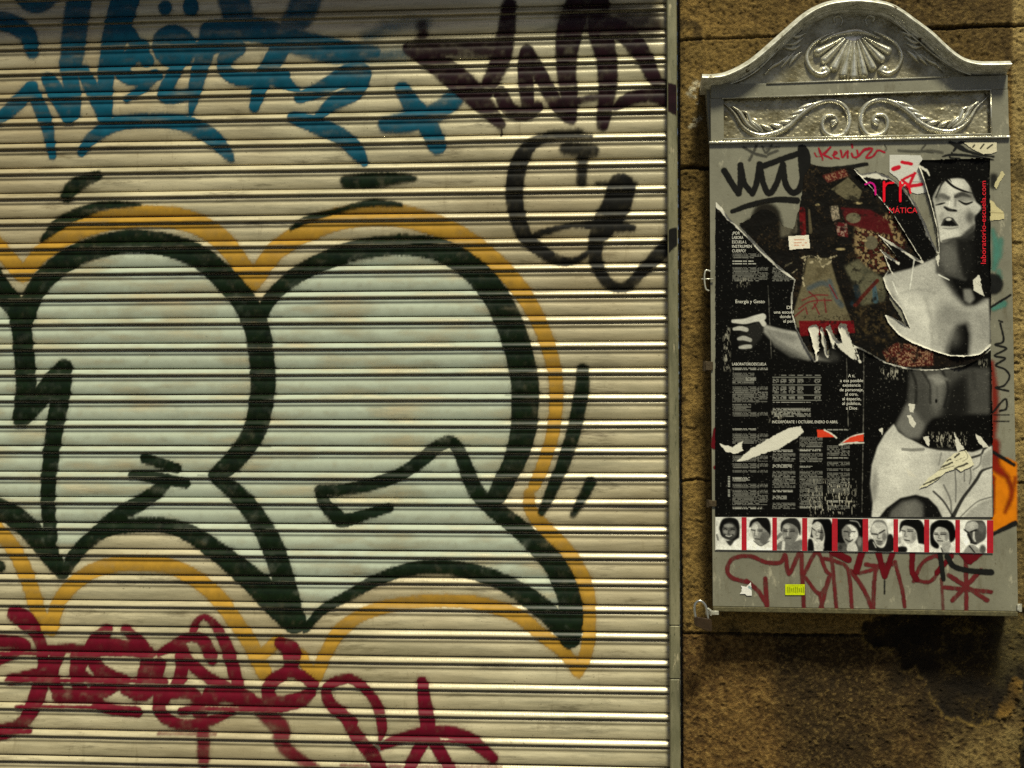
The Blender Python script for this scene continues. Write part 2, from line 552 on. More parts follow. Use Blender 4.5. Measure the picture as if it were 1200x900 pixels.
A, B, Cc, D_, E_, F_, G_, H_ = (0, 0, 3), (400, 0, 3), (0, 200, 3), (400, 200, 3), (0, 400, 3), (400, 400, 3), (0, 600, 3), (400, 600, 3)

# mint filling
fill = GC.zero()
for p in ([(28, 375), (60, 318), (110, 290), (165, 282), (235, 299), (290, 355), (306, 420), (303, 490), (255, 560), (300, 610), (325, 660), (335, 705),
           (290, 676), (230, 626), (165, 612), (105, 630), (72, 668), (40, 620), (-12, 596), (-12, 345), (14, 360)],
          [(302, 375), (350, 320), (420, 288), (480, 283), (545, 304), (592, 365), (613, 450), (602, 540), (580, 590), (640, 650), (662, 700), (668, 742),
           (625, 706), (560, 670), (500, 662), (430, 684), (358, 733), (335, 690), (310, 620), (258, 560), (300, 510), (310, 440)]):
    np.maximum(fill, GC.spoly(p, 1.2, rough=1.5), out=fill)
fill *= np.clip(0.36 + 1.7 * (fbm(GC.X / 60, GC.Y / 14, 5, 4) - 0.36), 0.03, 0.74)
coat('graffiti_fill', fill, spray('mint_spray', S(176, 185, 168), 0.38, 0.06), 1, 'pale mint filling of the bubble letters')

# ochre halo
halo = draw([
    ([(-12, 278), (0, 291), (12, 305), (26, 321)], 19), ([(28, 322), (50, 297), (83, 275), (120, 260), (167, 254), (213, 257), (247, 271), (267, 289), (284, 312), (294, 331)], [18, 22, 25, 25, 23, 20]),
    ([(297, 331), (320, 298), (350, 276), (390, 259), (430, 252), (475, 254), (520, 268), (555, 288), (588, 315), (615, 347), (635, 385), (648, 425), (652, 465), (648, 505), (637, 545), (626, 569)], [19, 24, 26, 26, 25, 21, 18, 16, 15, 14]),
    ([(620, 579), (622, 597), (637, 617), (660, 641), (677, 667), (687, 690), (691, 720), (689, 750), (683, 775), (677, 788)], [13, 16, 18, 18, 17, 15, 12]),
    ([(677, 788), (660, 764), (633, 742), (607, 721), (567, 708), (533, 704), (483, 706), (433, 717), (400, 738), (384, 760), (370, 793)], [13, 17, 16, 15, 15, 16, 15]),
    ([(-12, 612), (0, 624), (17, 645), (35, 685), (52, 735)], 18),
    ([(60, 737), (73, 700), (100, 674), (127, 663), (160, 660), (200, 664), (233, 681), (260, 705), (283, 738), (300, 768), (309, 788)], [16, 18, 18, 19, 19, 18]),
    ([(300, 775), (312, 762), (326, 750)], 14), ([(352, 768), (360, 782), (368, 796)], 14)], 1.4, 0.6)
coat('graffiti_halo', halo * np.clip(0.7 + 0.8 * (fbm(GC.X / 40, GC.Y / 10, 4, 9) - 0.2), 0.6, 0.97), spray('ochre_spray', S(160, 122, 44), 0.42, 0.12), 2, 'ochre yellow halo line around the bubble letters')

# green-black outline
outl = draw([
    ([(-12, 318), (0, 338), (14, 355), (26, 368)], 26), ([(20, 362), (27, 395), (31, 440), (30, 470), (26, 490)], [22, 24, 24, 22]),
    ([(75, 432), (62, 447), (45, 470), (26, 491)], [20, 24, 20]), ([(76, 431), (71, 470), (63, 510), (58, 560), (57, 600), (60, 632)], [20, 22, 20, 18, 17, 14]),
    ([(30, 378), (38, 348), (60, 320), (95, 297), (135, 285), (165, 283), (200, 288), (235, 302), (265, 328), (288, 357), (302, 388), (308, 430), (307, 470), (298, 505), (278, 535), (256, 556)], [20, 25, 26, 27, 27, 28, 29, 30, 29, 26, 22]),
    ([(50, 281), (70, 263), (95, 250), (125, 241), (165, 240)], [6, 14, 14, 10, 4], 1.6), ([(80, 231), (92, 217), (118, 206)], [14, 17, 10], 2.2),
    ([(408, 213), (440, 211), (470, 209), (488, 209)], [15, 18, 13, 6], 2.4), ([(341, 268), (362, 257), (400, 246), (435, 238), (470, 240)], [4, 9, 6, 9, 5], 1.8),
    ([(302, 376), (320, 346), (350, 321), (385, 304), (420, 293), (450, 288), (480, 287), (515, 293), (545, 309), (572, 335), (592, 368), (606, 405), (614, 440), (616, 475), (612, 510), (601, 545), (582, 582)], [14, 18, 22, 24, 25, 27, 30, 32, 33, 32, 28, 22]),
    ([(668, 748), (671, 722), (664, 690), (650, 662), (630, 640), (607, 618), (580, 597), (560, 577), (547, 550), (538, 528), (528, 518), (513, 523), (493, 540), (467, 557), (433, 568), (400, 574), (375, 574)], [24, 28, 27, 24, 22, 20, 17, 14, 15, 16, 15, 14, 12]),
    ([(375, 574), (381, 590), (394, 604), (402, 610), (425, 604), (456, 595)], [11, 15, 18, 16, 13, 11]),
    ([(358, 737), (380, 714), (410, 697), (445, 678), (480, 667), (515, 664), (550, 669), (585, 680), (615, 697), (645, 720), (668, 745)], [9, 12, 14, 16, 18, 20, 24, 24]),
    ([(256, 560), (283, 583), (303, 610), (320, 642), (332, 678), (342, 705), (357, 736)], [17, 22, 24, 26, 26, 22, 8]),
    ([(74, 672), (90, 648), (108, 630), (130, 619), (165, 615), (200, 617), (230, 629), (262, 652), (292, 676), (320, 702), (345, 727)], [13, 17, 17, 17, 18, 22, 26, 32, 30]),
    ([(-12, 592), (8, 600), (28, 614), (47, 634), (62, 656), (74, 674)], [24, 26, 26, 24, 12]),
    ([(170, 537), (186, 542), (207, 549)], 12), ([(156, 556), (185, 560), (218, 566)], [10, 14, 12]), ([(194, 566), (182, 578), (160, 592), (135, 606), (112, 626)], [15, 18, 18, 16]),
    ([(683, 433), (682, 455), (677, 487), (664, 532), (648, 573), (635, 600)], [14, 17, 17, 16, 14, 9], 1.8), ([(693, 565), (687, 577)], 13, 2), ([(686, 578), (672, 603)], [12, 7], 2.4), ([(-4, 663), (0, 664)], 13)],
    1.2, 0.6)
# paint that ran along the slat edges where a stroke crosses them
edge = GC.zero()
ex = np.random.default_rng(5)
for (x, y, l) in [(170, 553, 60), (180, 611, 70), (100, 611, 60), (30, 611, 50), (262, 553, 40), (280, 582, 36), (300, 612, 40), (250, 641, 50), (315, 700, 60), (60, 641, 50),
                  (310, 371, 40), (350, 340, 30), (230, 342, 40), (150, 462, 0), (480, 552, 50), (530, 521, 40), (545, 552, 30), (575, 583, 50), (450, 672, 70), (580, 676, 60), (650, 737, 40), (250, 557, 34), (400, 612, 46), (310, 463, 28), (610, 463, 34), (312, 432, 30), (300, 523, 34), (605, 557, 36)]:
    if l:
        GC.stroke(edge, [(x - l / 2, y), (x + l / 2, y + 0.4)], [0.6, 2.0, 0.6], 1.0, 0.8)
outl = np.maximum(outl, edge * 0.8)
outl *= np.clip(0.85 + 0.5 * (fbm(GC.X / 9, GC.Y / 9, 3, 14) - 0.3), 0.75, 1)
coat('graffiti_outline', outl, spray('green_black_spray', (0.0040, 0.0100, 0.0026), 0.3, 0.5, 0.2), 3, 'green-black outline of the bubble letters')

# teal tag
teal = draw([
    ([(75, -10), (105, 20), (150, 25), (195, -10)], 42, 2), ([(-30, 70), (50, 88), (105, 130), (116, 188)], [70, 66, 60, 45], 2.2),
    ([(-20, 440), (60, 370), (118, 308)], [40, 52, 44]), ([(112, 310), (150, 390), (172, 450), (186, 552)], [44, 50, 44, 26]),
    ([(285, -20), (268, 110), (252, 225)], [90, 88, 80], 2, 0.92), ([(175, 282), (210, 340), (248, 415)], [50, 66, 50]), ([(240, 225), (262, 330), (262, 405)], [60, 56, 48]),
    ([(298, 255), (340, 340), (375, 425)], [46, 54, 44]), ([(450, -20), (410, 130), (378, 260), (376, 425)], [100, 90, 60, 44]),
    ([(500, 170), (432, 238), (470, 280), (560, 270)], [60, 60, 50, 34]), ([(550, 268), (500, 318), (448, 352)], [40, 34, 22]), ([(460, 120), (500, 190), (520, 215)], 50),
    ([(612, 165), (620, 170)], 148), ([(640, 220), (585, 320), (600, 345), (690, 330)], [44, 50, 46, 36]), ([(745, 110), (705, 250), (686, 330), (672, 412)], [70, 58, 44, 10]),
    ([(585, 28), (586, 30)], 48), ([(675, 20), (676, 30)], 54),
    ([(740, 115), (830, 105), (930, 115), (1040, 150), (1200, 185), (1320, 185)], [70, 86, 90, 90, 84, 40], 2.5, 0.95), ([(815, -20), (840, 50), (830, 110)], [100, 110, 90], 3, 0.9),
    ([(830, 170), (790, 215), (810, 265), (890, 282), (1000, 265)], [70, 52, 50, 50, 44]), ([(985, 170), (955, 230), (920, 300), (896, 378)], [70, 70, 56, 36]), ([(940, 260), (1000, 290), (1050, 322)], [70, 50, 16]),
    ([(1085, -20), (1060, 50), (1010, 110)], [110, 100, 70], 4, 0.75), ([(700, 180), (790, 150)], 60, 1.5),
    ([(1055, 345), (1130, 315), (1210, 270), (1262, 262)], [40, 54, 70, 90]), ([(1120, 415), (1170, 365), (1240, 330), (1270, 290)], [30, 50, 60, 60]),
    ([(1035, 416), (1110, 440), (1200, 482), (1250, 530), (1282, 575)], [44, 60, 62, 56, 26]),
    ([(287, 538), (335, 482), (430, 434), (550, 426), (650, 436), (735, 475), (790, 530), (814, 562)], [28, 46, 52, 50, 56, 62, 46, 22]),
    ([(1290, 130), (1400, 90), (1500, 80)], 40, 7, 0.5), ([(1300, 200), (1420, 190)], 40, 7, 0.6)], 1.2, 0.5, A)
add(teal, [([(215, 315), (250, 370), (300, 430), (335, 510)], [52, 66, 74, 66], 1.6), ([(158, 440), (230, 430), (330, 400), (395, 350)], [56, 74, 70, 70], 2.6)], 1.4, 0.5, B)
coat('graffiti_tag', teal * np.clip(0.74 + 1.0 * (fbm(GC.X / 30, GC.Y / 7, 3, 19) - 0.3), 0.5, 0.97), spray('teal_spray', S(8, 68, 88), 0.4, 0.2), 4, 'large teal spray tag along the top of the shutter')

# maroon tag
mar = draw([
    ([(285, 95), (290, 150)], 38, 4, 0.8), ([(240, 172), (330, 222), (420, 290), (500, 370), (560, 440)], [46, 76, 90, 70, 36], 1.8), ([(562, 440), (565, 478)], 7, 1),
    ([(280, 165), (400, 172), (560, 172)], 60, 4, 0.9), ([(590, 20), (583, 100), (568, 190), (530, 280), (500, 340)], [50, 60, 70, 60, 50], 2.4),
    ([(560, 330), (592, 388), (650, 402), (690, 378)], [50, 54, 48, 40]), ([(655, 182), (648, 250), (656, 385)], [50, 56, 46]), ([(662, 195), (700, 265), (750, 358), (798, 415)], [48, 52, 52, 44]),
    ([(850, -20), (810, 90), (792, 220), (800, 330), (808, 420)], [90, 96, 72, 62, 38], 2), ([(900, -20), (912, 100), (932, 200), (936, 300), (918, 440)], [70, 90, 74, 66, 44], 2),
    ([(820, 60), (980, 80), (1080, 90)], 110, 9, 0.7), ([(910, 80), (1000, 120), (1060, 195), (1105, 285), (1150, 325)], [70, 76, 64, 48, 50], 2.2),
    ([(960, 382), (1005, 352), (1080, 335), (1150, 345)], [22, 44, 50, 70], 1.6), ([(830, 355), (905, 342)], 26, 2)], 1.4, 0.6, B)
coat('graffiti_tag', mar * np.clip(0.78 + 0.7 * (fbm(GC.X / 10, GC.Y / 7, 3, 29) - 0.3), 0.62, 0.97), spray('maroon_spray', (0.013, 0.0032, 0.0055), 0.42, 0.4), 5, 'dark maroon spray tag at the top by the guide rail')

# black tag
blk = draw([([(880, 482), (800, 480), (720, 487), (665, 512), (628, 570), (612, 640), (612, 720), (636, 815), (690, 872), (755, 912), (815, 918), (875, 882)], [14, 20, 30, 46, 60, 62, 60, 54, 46, 36, 24, 16], 1.8),
            ([(730, 466), (845, 460)], [10, 14], 2.2, 0.8)], 1.6, 0.7, B)
add(blk, [([(645, 238), (720, 212), (820, 190), (940, 193), (1022, 200)], [14, 22, 18, 40, 26], 1.4), ([(900, 44), (1030, 46)], [16, 22], 3, 0.8),
          ([(985, 60), (968, 120), (930, 180), (895, 250), (896, 320), (940, 395), (1000, 408), (1060, 350), (1110, 300), (1180, 225)], [100, 98, 90, 56, 46, 40, 36, 40, 50, 56], 2)], 1.6, 0.7, D_)
tmk = draw([([(790, 522), (885, 530)], 44, 3, 0.92), ([(850, 535), (846, 640)], [40, 34], 3, 0.92)], 1.6, 0.7, B)
coat('graffiti_tag', blk * np.clip(0.85 + 0.5 * (fbm(GC.X / 8, GC.Y / 8, 3, 39) - 0.3), 0.75, 0.98), spray('black_spray', (0.008, 0.0075, 0.006), 0.42, 0.4), 6, 'black spray scrawl of loops near the guide rail')

coat('graffiti_tag', tmk * 0.95, bpy.data.materials['black_spray'], 6, 'soft black T-shaped spray mark inside the loop of the black scrawl')

# crimson tags at the bottom
red = draw([
    ([(55, 358), (95, 385), (128, 430), (150, 490), (152, 560), (130, 640), (100, 715), (40, 770), (-20, 795)], [60, 66, 44, 40, 44, 60, 50, 38, 30]),
    ([(-20, 452), (60, 458), (92, 470)], [44, 44, 34]), ([(-20, 530), (40, 505), (90, 478)], [30, 30, 20]), ([(-20, 764), (60, 745), (118, 700)], 30), ([(35, 590), (110, 572), (190, 560)], 38),
    ([(210, 490), (182, 570), (210, 650)], 48), ([(205, 482), (255, 480), (305, 500), (285, 560), (335, 600)], 34), ([(272, 505), (270, 600), (305, 650)], 46),
    ([(375, 415), (330, 470), (340, 540), (400, 580), (440, 590)], [44, 62, 50, 46, 36]), ([(330, 462), (420, 472), (515, 492)], 50), ([(442, 412), (490, 462), (518, 510), (505, 580), (480, 645)], [34, 50, 48, 46, 40]),
    ([(205, 645), (330, 640), (425, 592)], 52), ([(345, 585), (330, 650), (380, 690), (485, 702)], 38), ([(440, 620), (500, 642), (545, 600)], 44), ([(150, 480), (230, 478), (320, 480)], 24),
    ([(562, 532), (550, 600), (575, 655)], 46), ([(560, 495), (610, 470), (660, 440), (710, 448), (745, 510)], [24, 40, 34, 44, 44]), ([(640, 485), (640, 560), (620, 610)], 46), ([(640, 500), (720, 572), (790, 612), (850, 645), (925, 682)], 42),
    ([(680, 415), (692, 385), (718, 368), (755, 395), (795, 470), (820, 540), (836, 605)], [26, 24, 20, 30, 44, 46, 44]), ([(560, 640), (650, 630), (692, 655), (700, 705)], 46), ([(570, 600), (560, 660), (575, 715), (640, 745), (730, 735), (820, 702)], [44, 46, 44, 36, 36, 20]),
    ([(740, 645), (800, 632), (870, 662)], 66), ([(720, 470), (748, 522)], 34, 2), ([(706, 700), (718, 790), (716, 880)], [44, 46, 40], 2.4, 0.85), ([(640, 700), (700, 690)], 30),
    ([(985, 460), (1025, 490), (1020, 550), (965, 588), (940, 625), (965, 672), (1050, 660), (1090, 632)], [44, 66, 44, 46, 46, 56, 56, 40]), ([(1030, 560), (1070, 580), (1100, 605)], 40),
    ([(920, 700), (985, 755), (1000, 820), (1060, 868), (1110, 895)], [50, 66, 50, 40, 26], 2.6, 0.85),
    ([(1240, 735), (1180, 690), (1148, 650), (1152, 612), (1200, 588), (1245, 590), (1300, 640), (1335, 700), (1345, 760), (1340, 800)], [40, 42, 40, 34, 34, 36, 34, 36, 34, 12]),
    ([(1215, 720), (1260, 790), (1310, 850), (1340, 910)], [40, 46, 52, 48]),
    ([(0, 497), (210, 496)], 12), ([(320, 499), (545, 500)], 14), ([(30, 590), (560, 593)], 13), ([(60, 683), (480, 686)], 12), ([(720, 690), (985, 693)], 14), ([(0, 772), (110, 770)], 14), ([(560, 777), (760, 780)], 10, 2, 0.6)], 1.1, 0.5, G_)
coat('graffiti_tag', red * np.clip(0.82 + 0.6 * (fbm(GC.X / 10, GC.Y / 6, 3, 49) - 0.3), 0.72, 0.98), spray('crimson_spray', (0.105, 0.0035, 0.012), 0.36, 0.2), 4, 'crimson spray tag lettered along the bottom left of the shutter')
red2 = draw([([(285, 595), (290, 660), (304, 735), (300, 790)], [36, 46, 54, 50]), ([(95, 842), (180, 805), (280, 775), (380, 772), (460, 802), (535, 862)], [24, 36, 40, 44, 48, 36], 1.8),
             ([(300, 785), (262, 855), (235, 905)], [46, 44, 36]), ([(320, 790), (355, 850), (385, 905)], [46, 44, 40]), ([(150, 800), (480, 804)], [8, 16, 10], 1.2), ([(0, 888), (560, 893)], [10, 14, 8], 2, 0.6)], 1.2, 0.5, H_)
coat('graffiti_tag', red2, spray('crimson_spray_star', (0.105, 0.0035, 0.013), 0.36, 0.2), 4, 'crimson spray asterisk at the bottom middle of the shutter')

# ---- guide rail, bottom bar
def X(px, py, y=0.0): return float(at(px, py, y)[0])
def Z(px, py, y=0.0): return float(at(px, py, y)[2])

m_rail, t, b = new_mat('weathered_rail_paint')
f1 = noise_node(t, 9, 6, 0.7, (3, 3, 0.6)); f2 = noise_node(t, 90, 4, 0.7, (2, 1, 0.5))
c = mix(t, ramp(t, f1, 0.35, 0.7), S(92, 90, 66), S(138, 132, 104))
c = mix(t, ramp(t, f2, 0.6, 0.72), c, S(60, 62, 40)); c = mix(t, ramp(t, noise_node(t, 60, 5, 0.7, (1, 1, 0.25)), 0.62, 0.68), c, S(160, 150, 120))
t.links.new(c, b.inputs['Base Color']); b.inputs['Roughness'].default_value = 0.5; b.inputs['Metallic'].default_value = 0.2
bump(t, b, noise_node(t, 120, 4, 0.6, (2, 1, 0.6)), 0.5, 0.001)
RX0, RX1 = X(783.4, 450, -0.03), X(795.4, 450, -0.03)
zj = [0.0, Z(790, 793), Z(790, 731), 2.496]
g = MB()
for a_, b_ in zip(zj[:-1], zj[1:]):
    g.box((RX0, -0.030, a_ + 0.0008), (RX1, 0.03, b_ - 0.0008), 0.0022)
g.box((RX0 + 0.004, -0.026, 0.0), (RX1 - 0.004, 0.03, 2.49))
rail = g.build('guide_rail', m_rail, shutter)
g = MB(); g.box((SX0 - 0.02, -0.03, 0), (SX0 + 0.012, 0.03, 2.496), 0.002); g.build('guide_rail', m_rail, shutter)
RC = Canvas(776, -10, 806, 910, 3)
for (st, mt) in (([([(782, 113), (800, 120)], 32), ([(797, 118), (797, 130)], 14)], 'maroon_spray'), ([([(778, 292), (790, 277)], [14, 20])], 'black_spray')):
    m_ = RC.zero()
    for p, w_ in st:
        RC.stroke(m_, p, w_, 1.6, 0.95, 0.6)
    xs = np.linspace(RX0 + 0.0022, RX1 - 0.0022, 14); zs = np.arange(Z(790, 330), Z(790, 80), 0.0014)
    XX, ZZ = np.meshgrid(xs, zs)
    V = np.stack([XX, np.full_like(XX, -0.0304), ZZ], -1)
    a = RC.sample(m_, *to_px(V)); Fq = grid_faces(*a.shape); col = np.ones((a.size, 4)); col[:, 3] = a.ravel()
    V, Fk, cc = compact(V.reshape(-1, 3), Fq, a.ravel()[Fq].max(1) > 0.05, col)
    link('overspray', mesh_np('overspray', V, Fk, cc), bpy.data.materials[mt], rail)
g = MB(); g.box((SX0 - 0.02, -0.16, 2.50), (RX1 - 0.002, 0.02, 2.80), 0.01); g.build('added_shade_housing', m_rail, shutter)  # unseen housing added above the view to shade the top slats
g = MB(); g.box((SX0 + 0.013, -0.014, 0.0), (RX0 - 0.001, 0.012, 0.07), 0.004); g.build('bottom_bar', m_rail, shutter)

# ================================================================== STONE WALL
WY = -0.040                           # face of the wall
WX0 = X(799.2, 450, WY)
WC = Canvas(770, -40, 1230, 940, 1.0)
xs = np.unique(np.concatenate([np.arange(WX0, 0.93, 0.0022), np.linspace(0.93, 3.2, 60)]))
zs = np.unique(np.concatenate([np.linspace(0.0, 0.55, 60), np.arange(0.55, 2.45, 0.0022), np.linspace(2.45, 3.6, 60)]))
XX, ZZ = np.meshgrid(xs, zs)
PX, PY = to_px(np.stack([XX, np.full_like(XX, WY), ZZ], -1))
PXt, PYt = PX, PY
PX = np.maximum(1206 - np.abs(PX - 1206), 800); PY = 912 - np.abs(PY - 912)
# joints between the blocks
jt = WC.zero()
for p, w_, am in (([(795, 47), (840, 45), (905, 43), (950, 42)], 2.4, 0.6), ([(1060, 34), (1110, 33), (1150, 31), (1230, 30)], [2, 4, 3.6, 2.4], 1.0), ([(795, 197), (812, 196), (832, 198), (900, 200)], [4, 4, 3], 1.0),
                  ([(795, 565), (815, 562), (835, 564)], [1.6, 2.5, 2], 0.7), ([(795, 743), (860, 742), (940, 744), (1015, 744)], [2.6, 2, 2.6, 2], 0.9), ([(1185, 566), (1230, 567)], 2.4, 0.9), ([(1195, 250), (1230, 252)], 0.8, 0.2)):
    WC.stroke(jt, p, w_, 1.0, am, 0.7)
xs_, ys_ = XX, ZZ
J = WC.sample(jt, PX, PY)
J = np.maximum(J, (np.abs(((ZZ - 2.62) % 0.45)) < 0.004) * (ZZ > 2.5) * 1.0)
low = np.clip((PY - 742) / 2.0, 0, 1)                       # lower, browner block
n1 = fbm(XX * 28, ZZ * 28, 4, 2); n2 = fbm(XX * 130 + ZZ * 40, ZZ * 150, 3, 6); n3 = fbm(XX * 6, ZZ * 6, 4, 11); n4 = fbm(XX * 300, ZZ * 300, 2, 13)
# damp patch where the render has come away
patch = WC.poly([(1009, 735), (1012, 728), (1030, 722), (1062, 716), (1240, 712), (1240, 940), (1192, 940), (1195, 880), (1205, 840), (1200, 800), (1192, 812), (1190, 830), (1176, 842), (1168, 835), (1160, 845), (1150, 850), (1128, 846), (1108, 838), (1092, 818), (1084, 800), (1072, 780), (1064, 789),
                 (1056, 786), (1054, 770), (1040, 757), (1024, 760), (1013, 752)], rough=5.0, scale=6, seed=3)
pb = box_blur(patch, 1); pw = box_blur(patch, 9, 2)
rim = np.clip(4 * pb * (1 - pb), 0, 1)
PT = WC.sample(pb, PX, PY); RIM = WC.sample(box_blur(rim, 1), PX, PY); PW = WC.sample(pw, PX, PY)
pale = WC.sample(box_blur(WC.poly([(1110, 850), (1150, 852), (1178, 838), (1186, 800), (1198, 795), (1200, 940), (1110, 940), (1100, 880)], rough=9, scale=14, seed=8), 6), PX, PY)
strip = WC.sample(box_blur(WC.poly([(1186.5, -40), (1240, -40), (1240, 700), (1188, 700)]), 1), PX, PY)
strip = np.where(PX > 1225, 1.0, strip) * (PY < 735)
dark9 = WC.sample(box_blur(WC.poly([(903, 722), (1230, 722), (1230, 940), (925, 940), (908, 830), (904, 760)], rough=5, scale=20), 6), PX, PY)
col = np.zeros(XX.shape + (3,), np.float32)
base_hi, base_lo = np.array(S(164, 135, 78)), np.array(S(114, 91, 47))
col[:] = base_lo + (base_hi - base_lo) * np.clip((n1 * 0.5 + n3 * 0.8 - 0.25) * 1.3, 0, 1)[..., None]
def over(mask, c, k=1.0):
    global col
    m = np.clip(mask * k, 0, 1)[..., None]; col = col * (1 - m) + np.asarray(c) * m
over(np.clip((n1 - 0.54) * 5, 0, 1), S(92, 76, 38), 0.5)
upper = np.clip((45 - PY) / 4, 0, 1) * (PX < 1186)
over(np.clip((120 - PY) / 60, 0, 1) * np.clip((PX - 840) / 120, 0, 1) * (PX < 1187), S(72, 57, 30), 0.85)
over(np.clip((PY - 46) / 4, 0, 1) * np.clip((250 - PY) / 30, 0, 1) * np.clip((905 - PX) / 20, 0, 1), S(100, 83, 44), 0.5)
lo_c = np.array(S(88, 64, 32)) + (np.array(S(138, 108, 60)) - np.array(S(88, 64, 32))) * np.clip((n1 * 0.6 + n2 * 0.9 - 0.5) * 1.8, 0, 1)[..., None]
col = col * (1 - low[..., None]) + lo_c * low[..., None]
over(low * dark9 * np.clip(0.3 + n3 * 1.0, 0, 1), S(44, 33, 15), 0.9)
over(low * np.clip((n3 - 0.5) * 4, 0, 1) * (PX < 905), S(70, 52, 24), 0.5)
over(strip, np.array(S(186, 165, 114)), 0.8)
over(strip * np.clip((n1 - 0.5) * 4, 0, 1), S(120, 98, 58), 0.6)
over(np.clip((PY - 500) / 120, 0, 1) * (PX > 1188) * (PY < 760), S(74, 62, 36), 0.75)
over(pale * np.clip((n1 * 0.9 + n2 * 0.6 - 0.45) * 2.2, 0, 1), S(150, 130, 84), 0.7)
over(RIM * 1.4 * (n2 > 0.46), S(166, 138, 70), 0.8)
patch_c = np.array(S(26, 19, 8)) + (np.array(S(62, 48, 22)) - np.array(S(26, 19, 8))) * np.clip((n3 * 0.8 + n1 * 0.6 - 0.6) * 2.2, 0, 1)[..., None]
col = col * (1 - PT[..., None]) + patch_c * PT[..., None]
rs_m = WC.sample(box_blur(WC.poly([(1170, 725), (1240, 720), (1240, 940), (1186, 940), (1180, 840), (1166, 780)], rough=8, scale=15, seed=12), 7), PX, PY)
over(rs_m * np.clip((n1 + n3 - 0.75) * 2.0, 0, 1), S(112, 102, 66), 0.7)
over(PT * np.clip((n1 * 0.7 + n4 * 0.5 - 0.72) * 9, 0, 1), S(120, 100, 50), 0.6)
cl = WC.zero()
WC.stroke(cl, [(1192, 800), (1186, 822), (1180, 832), (1172, 838)], [10, 13, 15, 8], 3, 1, 2.5)
CL = WC.sample(cl, PX, PY); over(CL, S(140, 108, 50), 0.85)
fl = WC.zero()
for (x, y, r) in ((815, 97, 5), (812, 104, 6), (808, 110, 5), (814, 113, 4), (819, 100, 3), (813, 143, 8), (820, 138, 5), (818, 120, 3), (809, 147, 4)):
    WC.stroke(fl, [(x, y), (x + 0.5, y + 0.5)], r, 1.6, 0.9, 2.2)
over(WC.sample(fl, PX, PY) * (n2 > 0.4), S(225, 220, 200), 0.9)
over(np.clip((0.36 - n2) * 9, 0, 1), S(48, 36, 16), 0.35)
n5 = fbm(XX * 210 + ZZ * 60, ZZ * 260, 3, 41)
over(np.clip((n5 - 0.52) * 5, 0, 1) * (1 - PT), S(52, 38, 16), 0.55)
over(np.clip((0.44 - n5) * 5, 0, 1) * (1 - PT), S(176, 148, 92), 0.30)
over(np.clip((n2 - 0.66) * 9, 0, 1) * (1 - PT), S(170, 146, 92), 0.18)
over(J, S(48, 36, 14), 0.8)
spot = WC.zero()
for p, w_ in (([(797, 28), (815, 30), (818, 45)], 10), ([(802, 718), (812, 716)], 3), ([(858, 739), (866, 742)], 9), ([(1192, 196), (1196, 206)], 14), ([(980, 785), (982, 788)], 7), ([(977, 795), (975, 806)], 5), ([(832, 330), (830, 360)], 3)):
    WC.stroke(spot, p, w_, 2, 0.8, 1.5)
over(WC.sample(spot, PX, PY), S(34, 25, 10), 0.85)
crack = WC.zero(); WC.stroke(crack, [(829, 755), (822, 775), (815, 800), (809, 825)], [1.2, 1.4, 0.8], 0.8, 0.9)
CK = WC.sample(crack, PX, PY); over(CK, S(50, 36, 16), 0.7)
soot = fbm(XX * 9, ZZ * 7, 4, 61)
over(low * np.clip((PX - 880) / 160, 0, 1) * np.clip((soot - 0.40) * 4.5, 0, 1), S(34, 25, 11), 0.8)
over(np.clip((PX - 1165) / 20, 0, 1) * np.clip((PY - 700) / 30, 0, 1) * np.clip((soot - 0.45) * 5, 0, 1), S(30, 24, 12), 0.7)
col *= np.array((1.0, 0.965, 0.86), np.float32)
H = (n1 - 0.5) * 0.010 + (n2 - 0.5) * 0.0045 + (n4 - 0.5) * 0.0022 - np.clip(n5 - 0.5, 0, 1) * 0.004 + (n3 - 0.5) * 0.007
H = H - J * 0.010 * (0.5 + n1) - PT * 0.006 + RIM * 0.003 * n2 + CL * 0.010 * n1 - CK * 0.002 + (0.3 - n1) * 0.004 * PT
kn = WC.zero(); WC.stroke(kn, [(802, 203), (815, 212), (830, 205)], [8, 14, 12], 5, 1, 2); H = H + WC.sample(kn, PX, PY) * 0.006 * n1
edge_r = np.clip(1 - (XX - WX0) / 0.012, 0, 1) ** 2
Yw = WY - H + edge_r * 0.006
V = np.stack([XX + edge_r * (n2 - 0.5) * 0.003, Yw, ZZ], -1)
Vw = V.reshape(-1, 3); nr, nc = XX.shape
rev = V[:, :1].copy(); rev[..., 1] = 0.12                     # the reveal beside the shutter
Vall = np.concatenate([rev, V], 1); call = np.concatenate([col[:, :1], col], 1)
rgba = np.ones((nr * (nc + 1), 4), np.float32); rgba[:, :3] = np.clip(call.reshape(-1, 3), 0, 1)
m_wall, t, b = new_mat('weathered_sandstone')
a = attr(t)
gn = noise_node(t, 480, 4, 0.8); g2 = noise_node(t, 150, 4, 0.7)
c = mix(t, 1.0, a.outputs['Color'], ramp(t, gn, 0.25, 0.75, (0.42, 0.40, 0.36, 1), (1.5, 1.5, 1.5, 1)), 'MULTIPLY')
t.links.new(c, b.inputs['Base Color']); b.inputs['Roughness'].default_value = 0.85; b.inputs['Specular IOR Level'].default_value = 0.2
mm = N(t, 'ShaderNodeMath', operation='ADD'); t.links.new(gn, mm.inputs[0]); t.links.new(g2, mm.inputs[1])
bump(t, b, mm.outputs[0], 1.0, 0.006)
wall = thing('stone_wall', 'weathered ochre sandstone wall beside the shutter, dark and peeling at the lower right', 'wall', (1.5, 0.0, 0.0))
link('wall_face', mesh_np('wall_face', Vall.reshape(-1, 3), grid_faces(nr, nc + 1)[:, ::1], rgba), m_wall, wall)
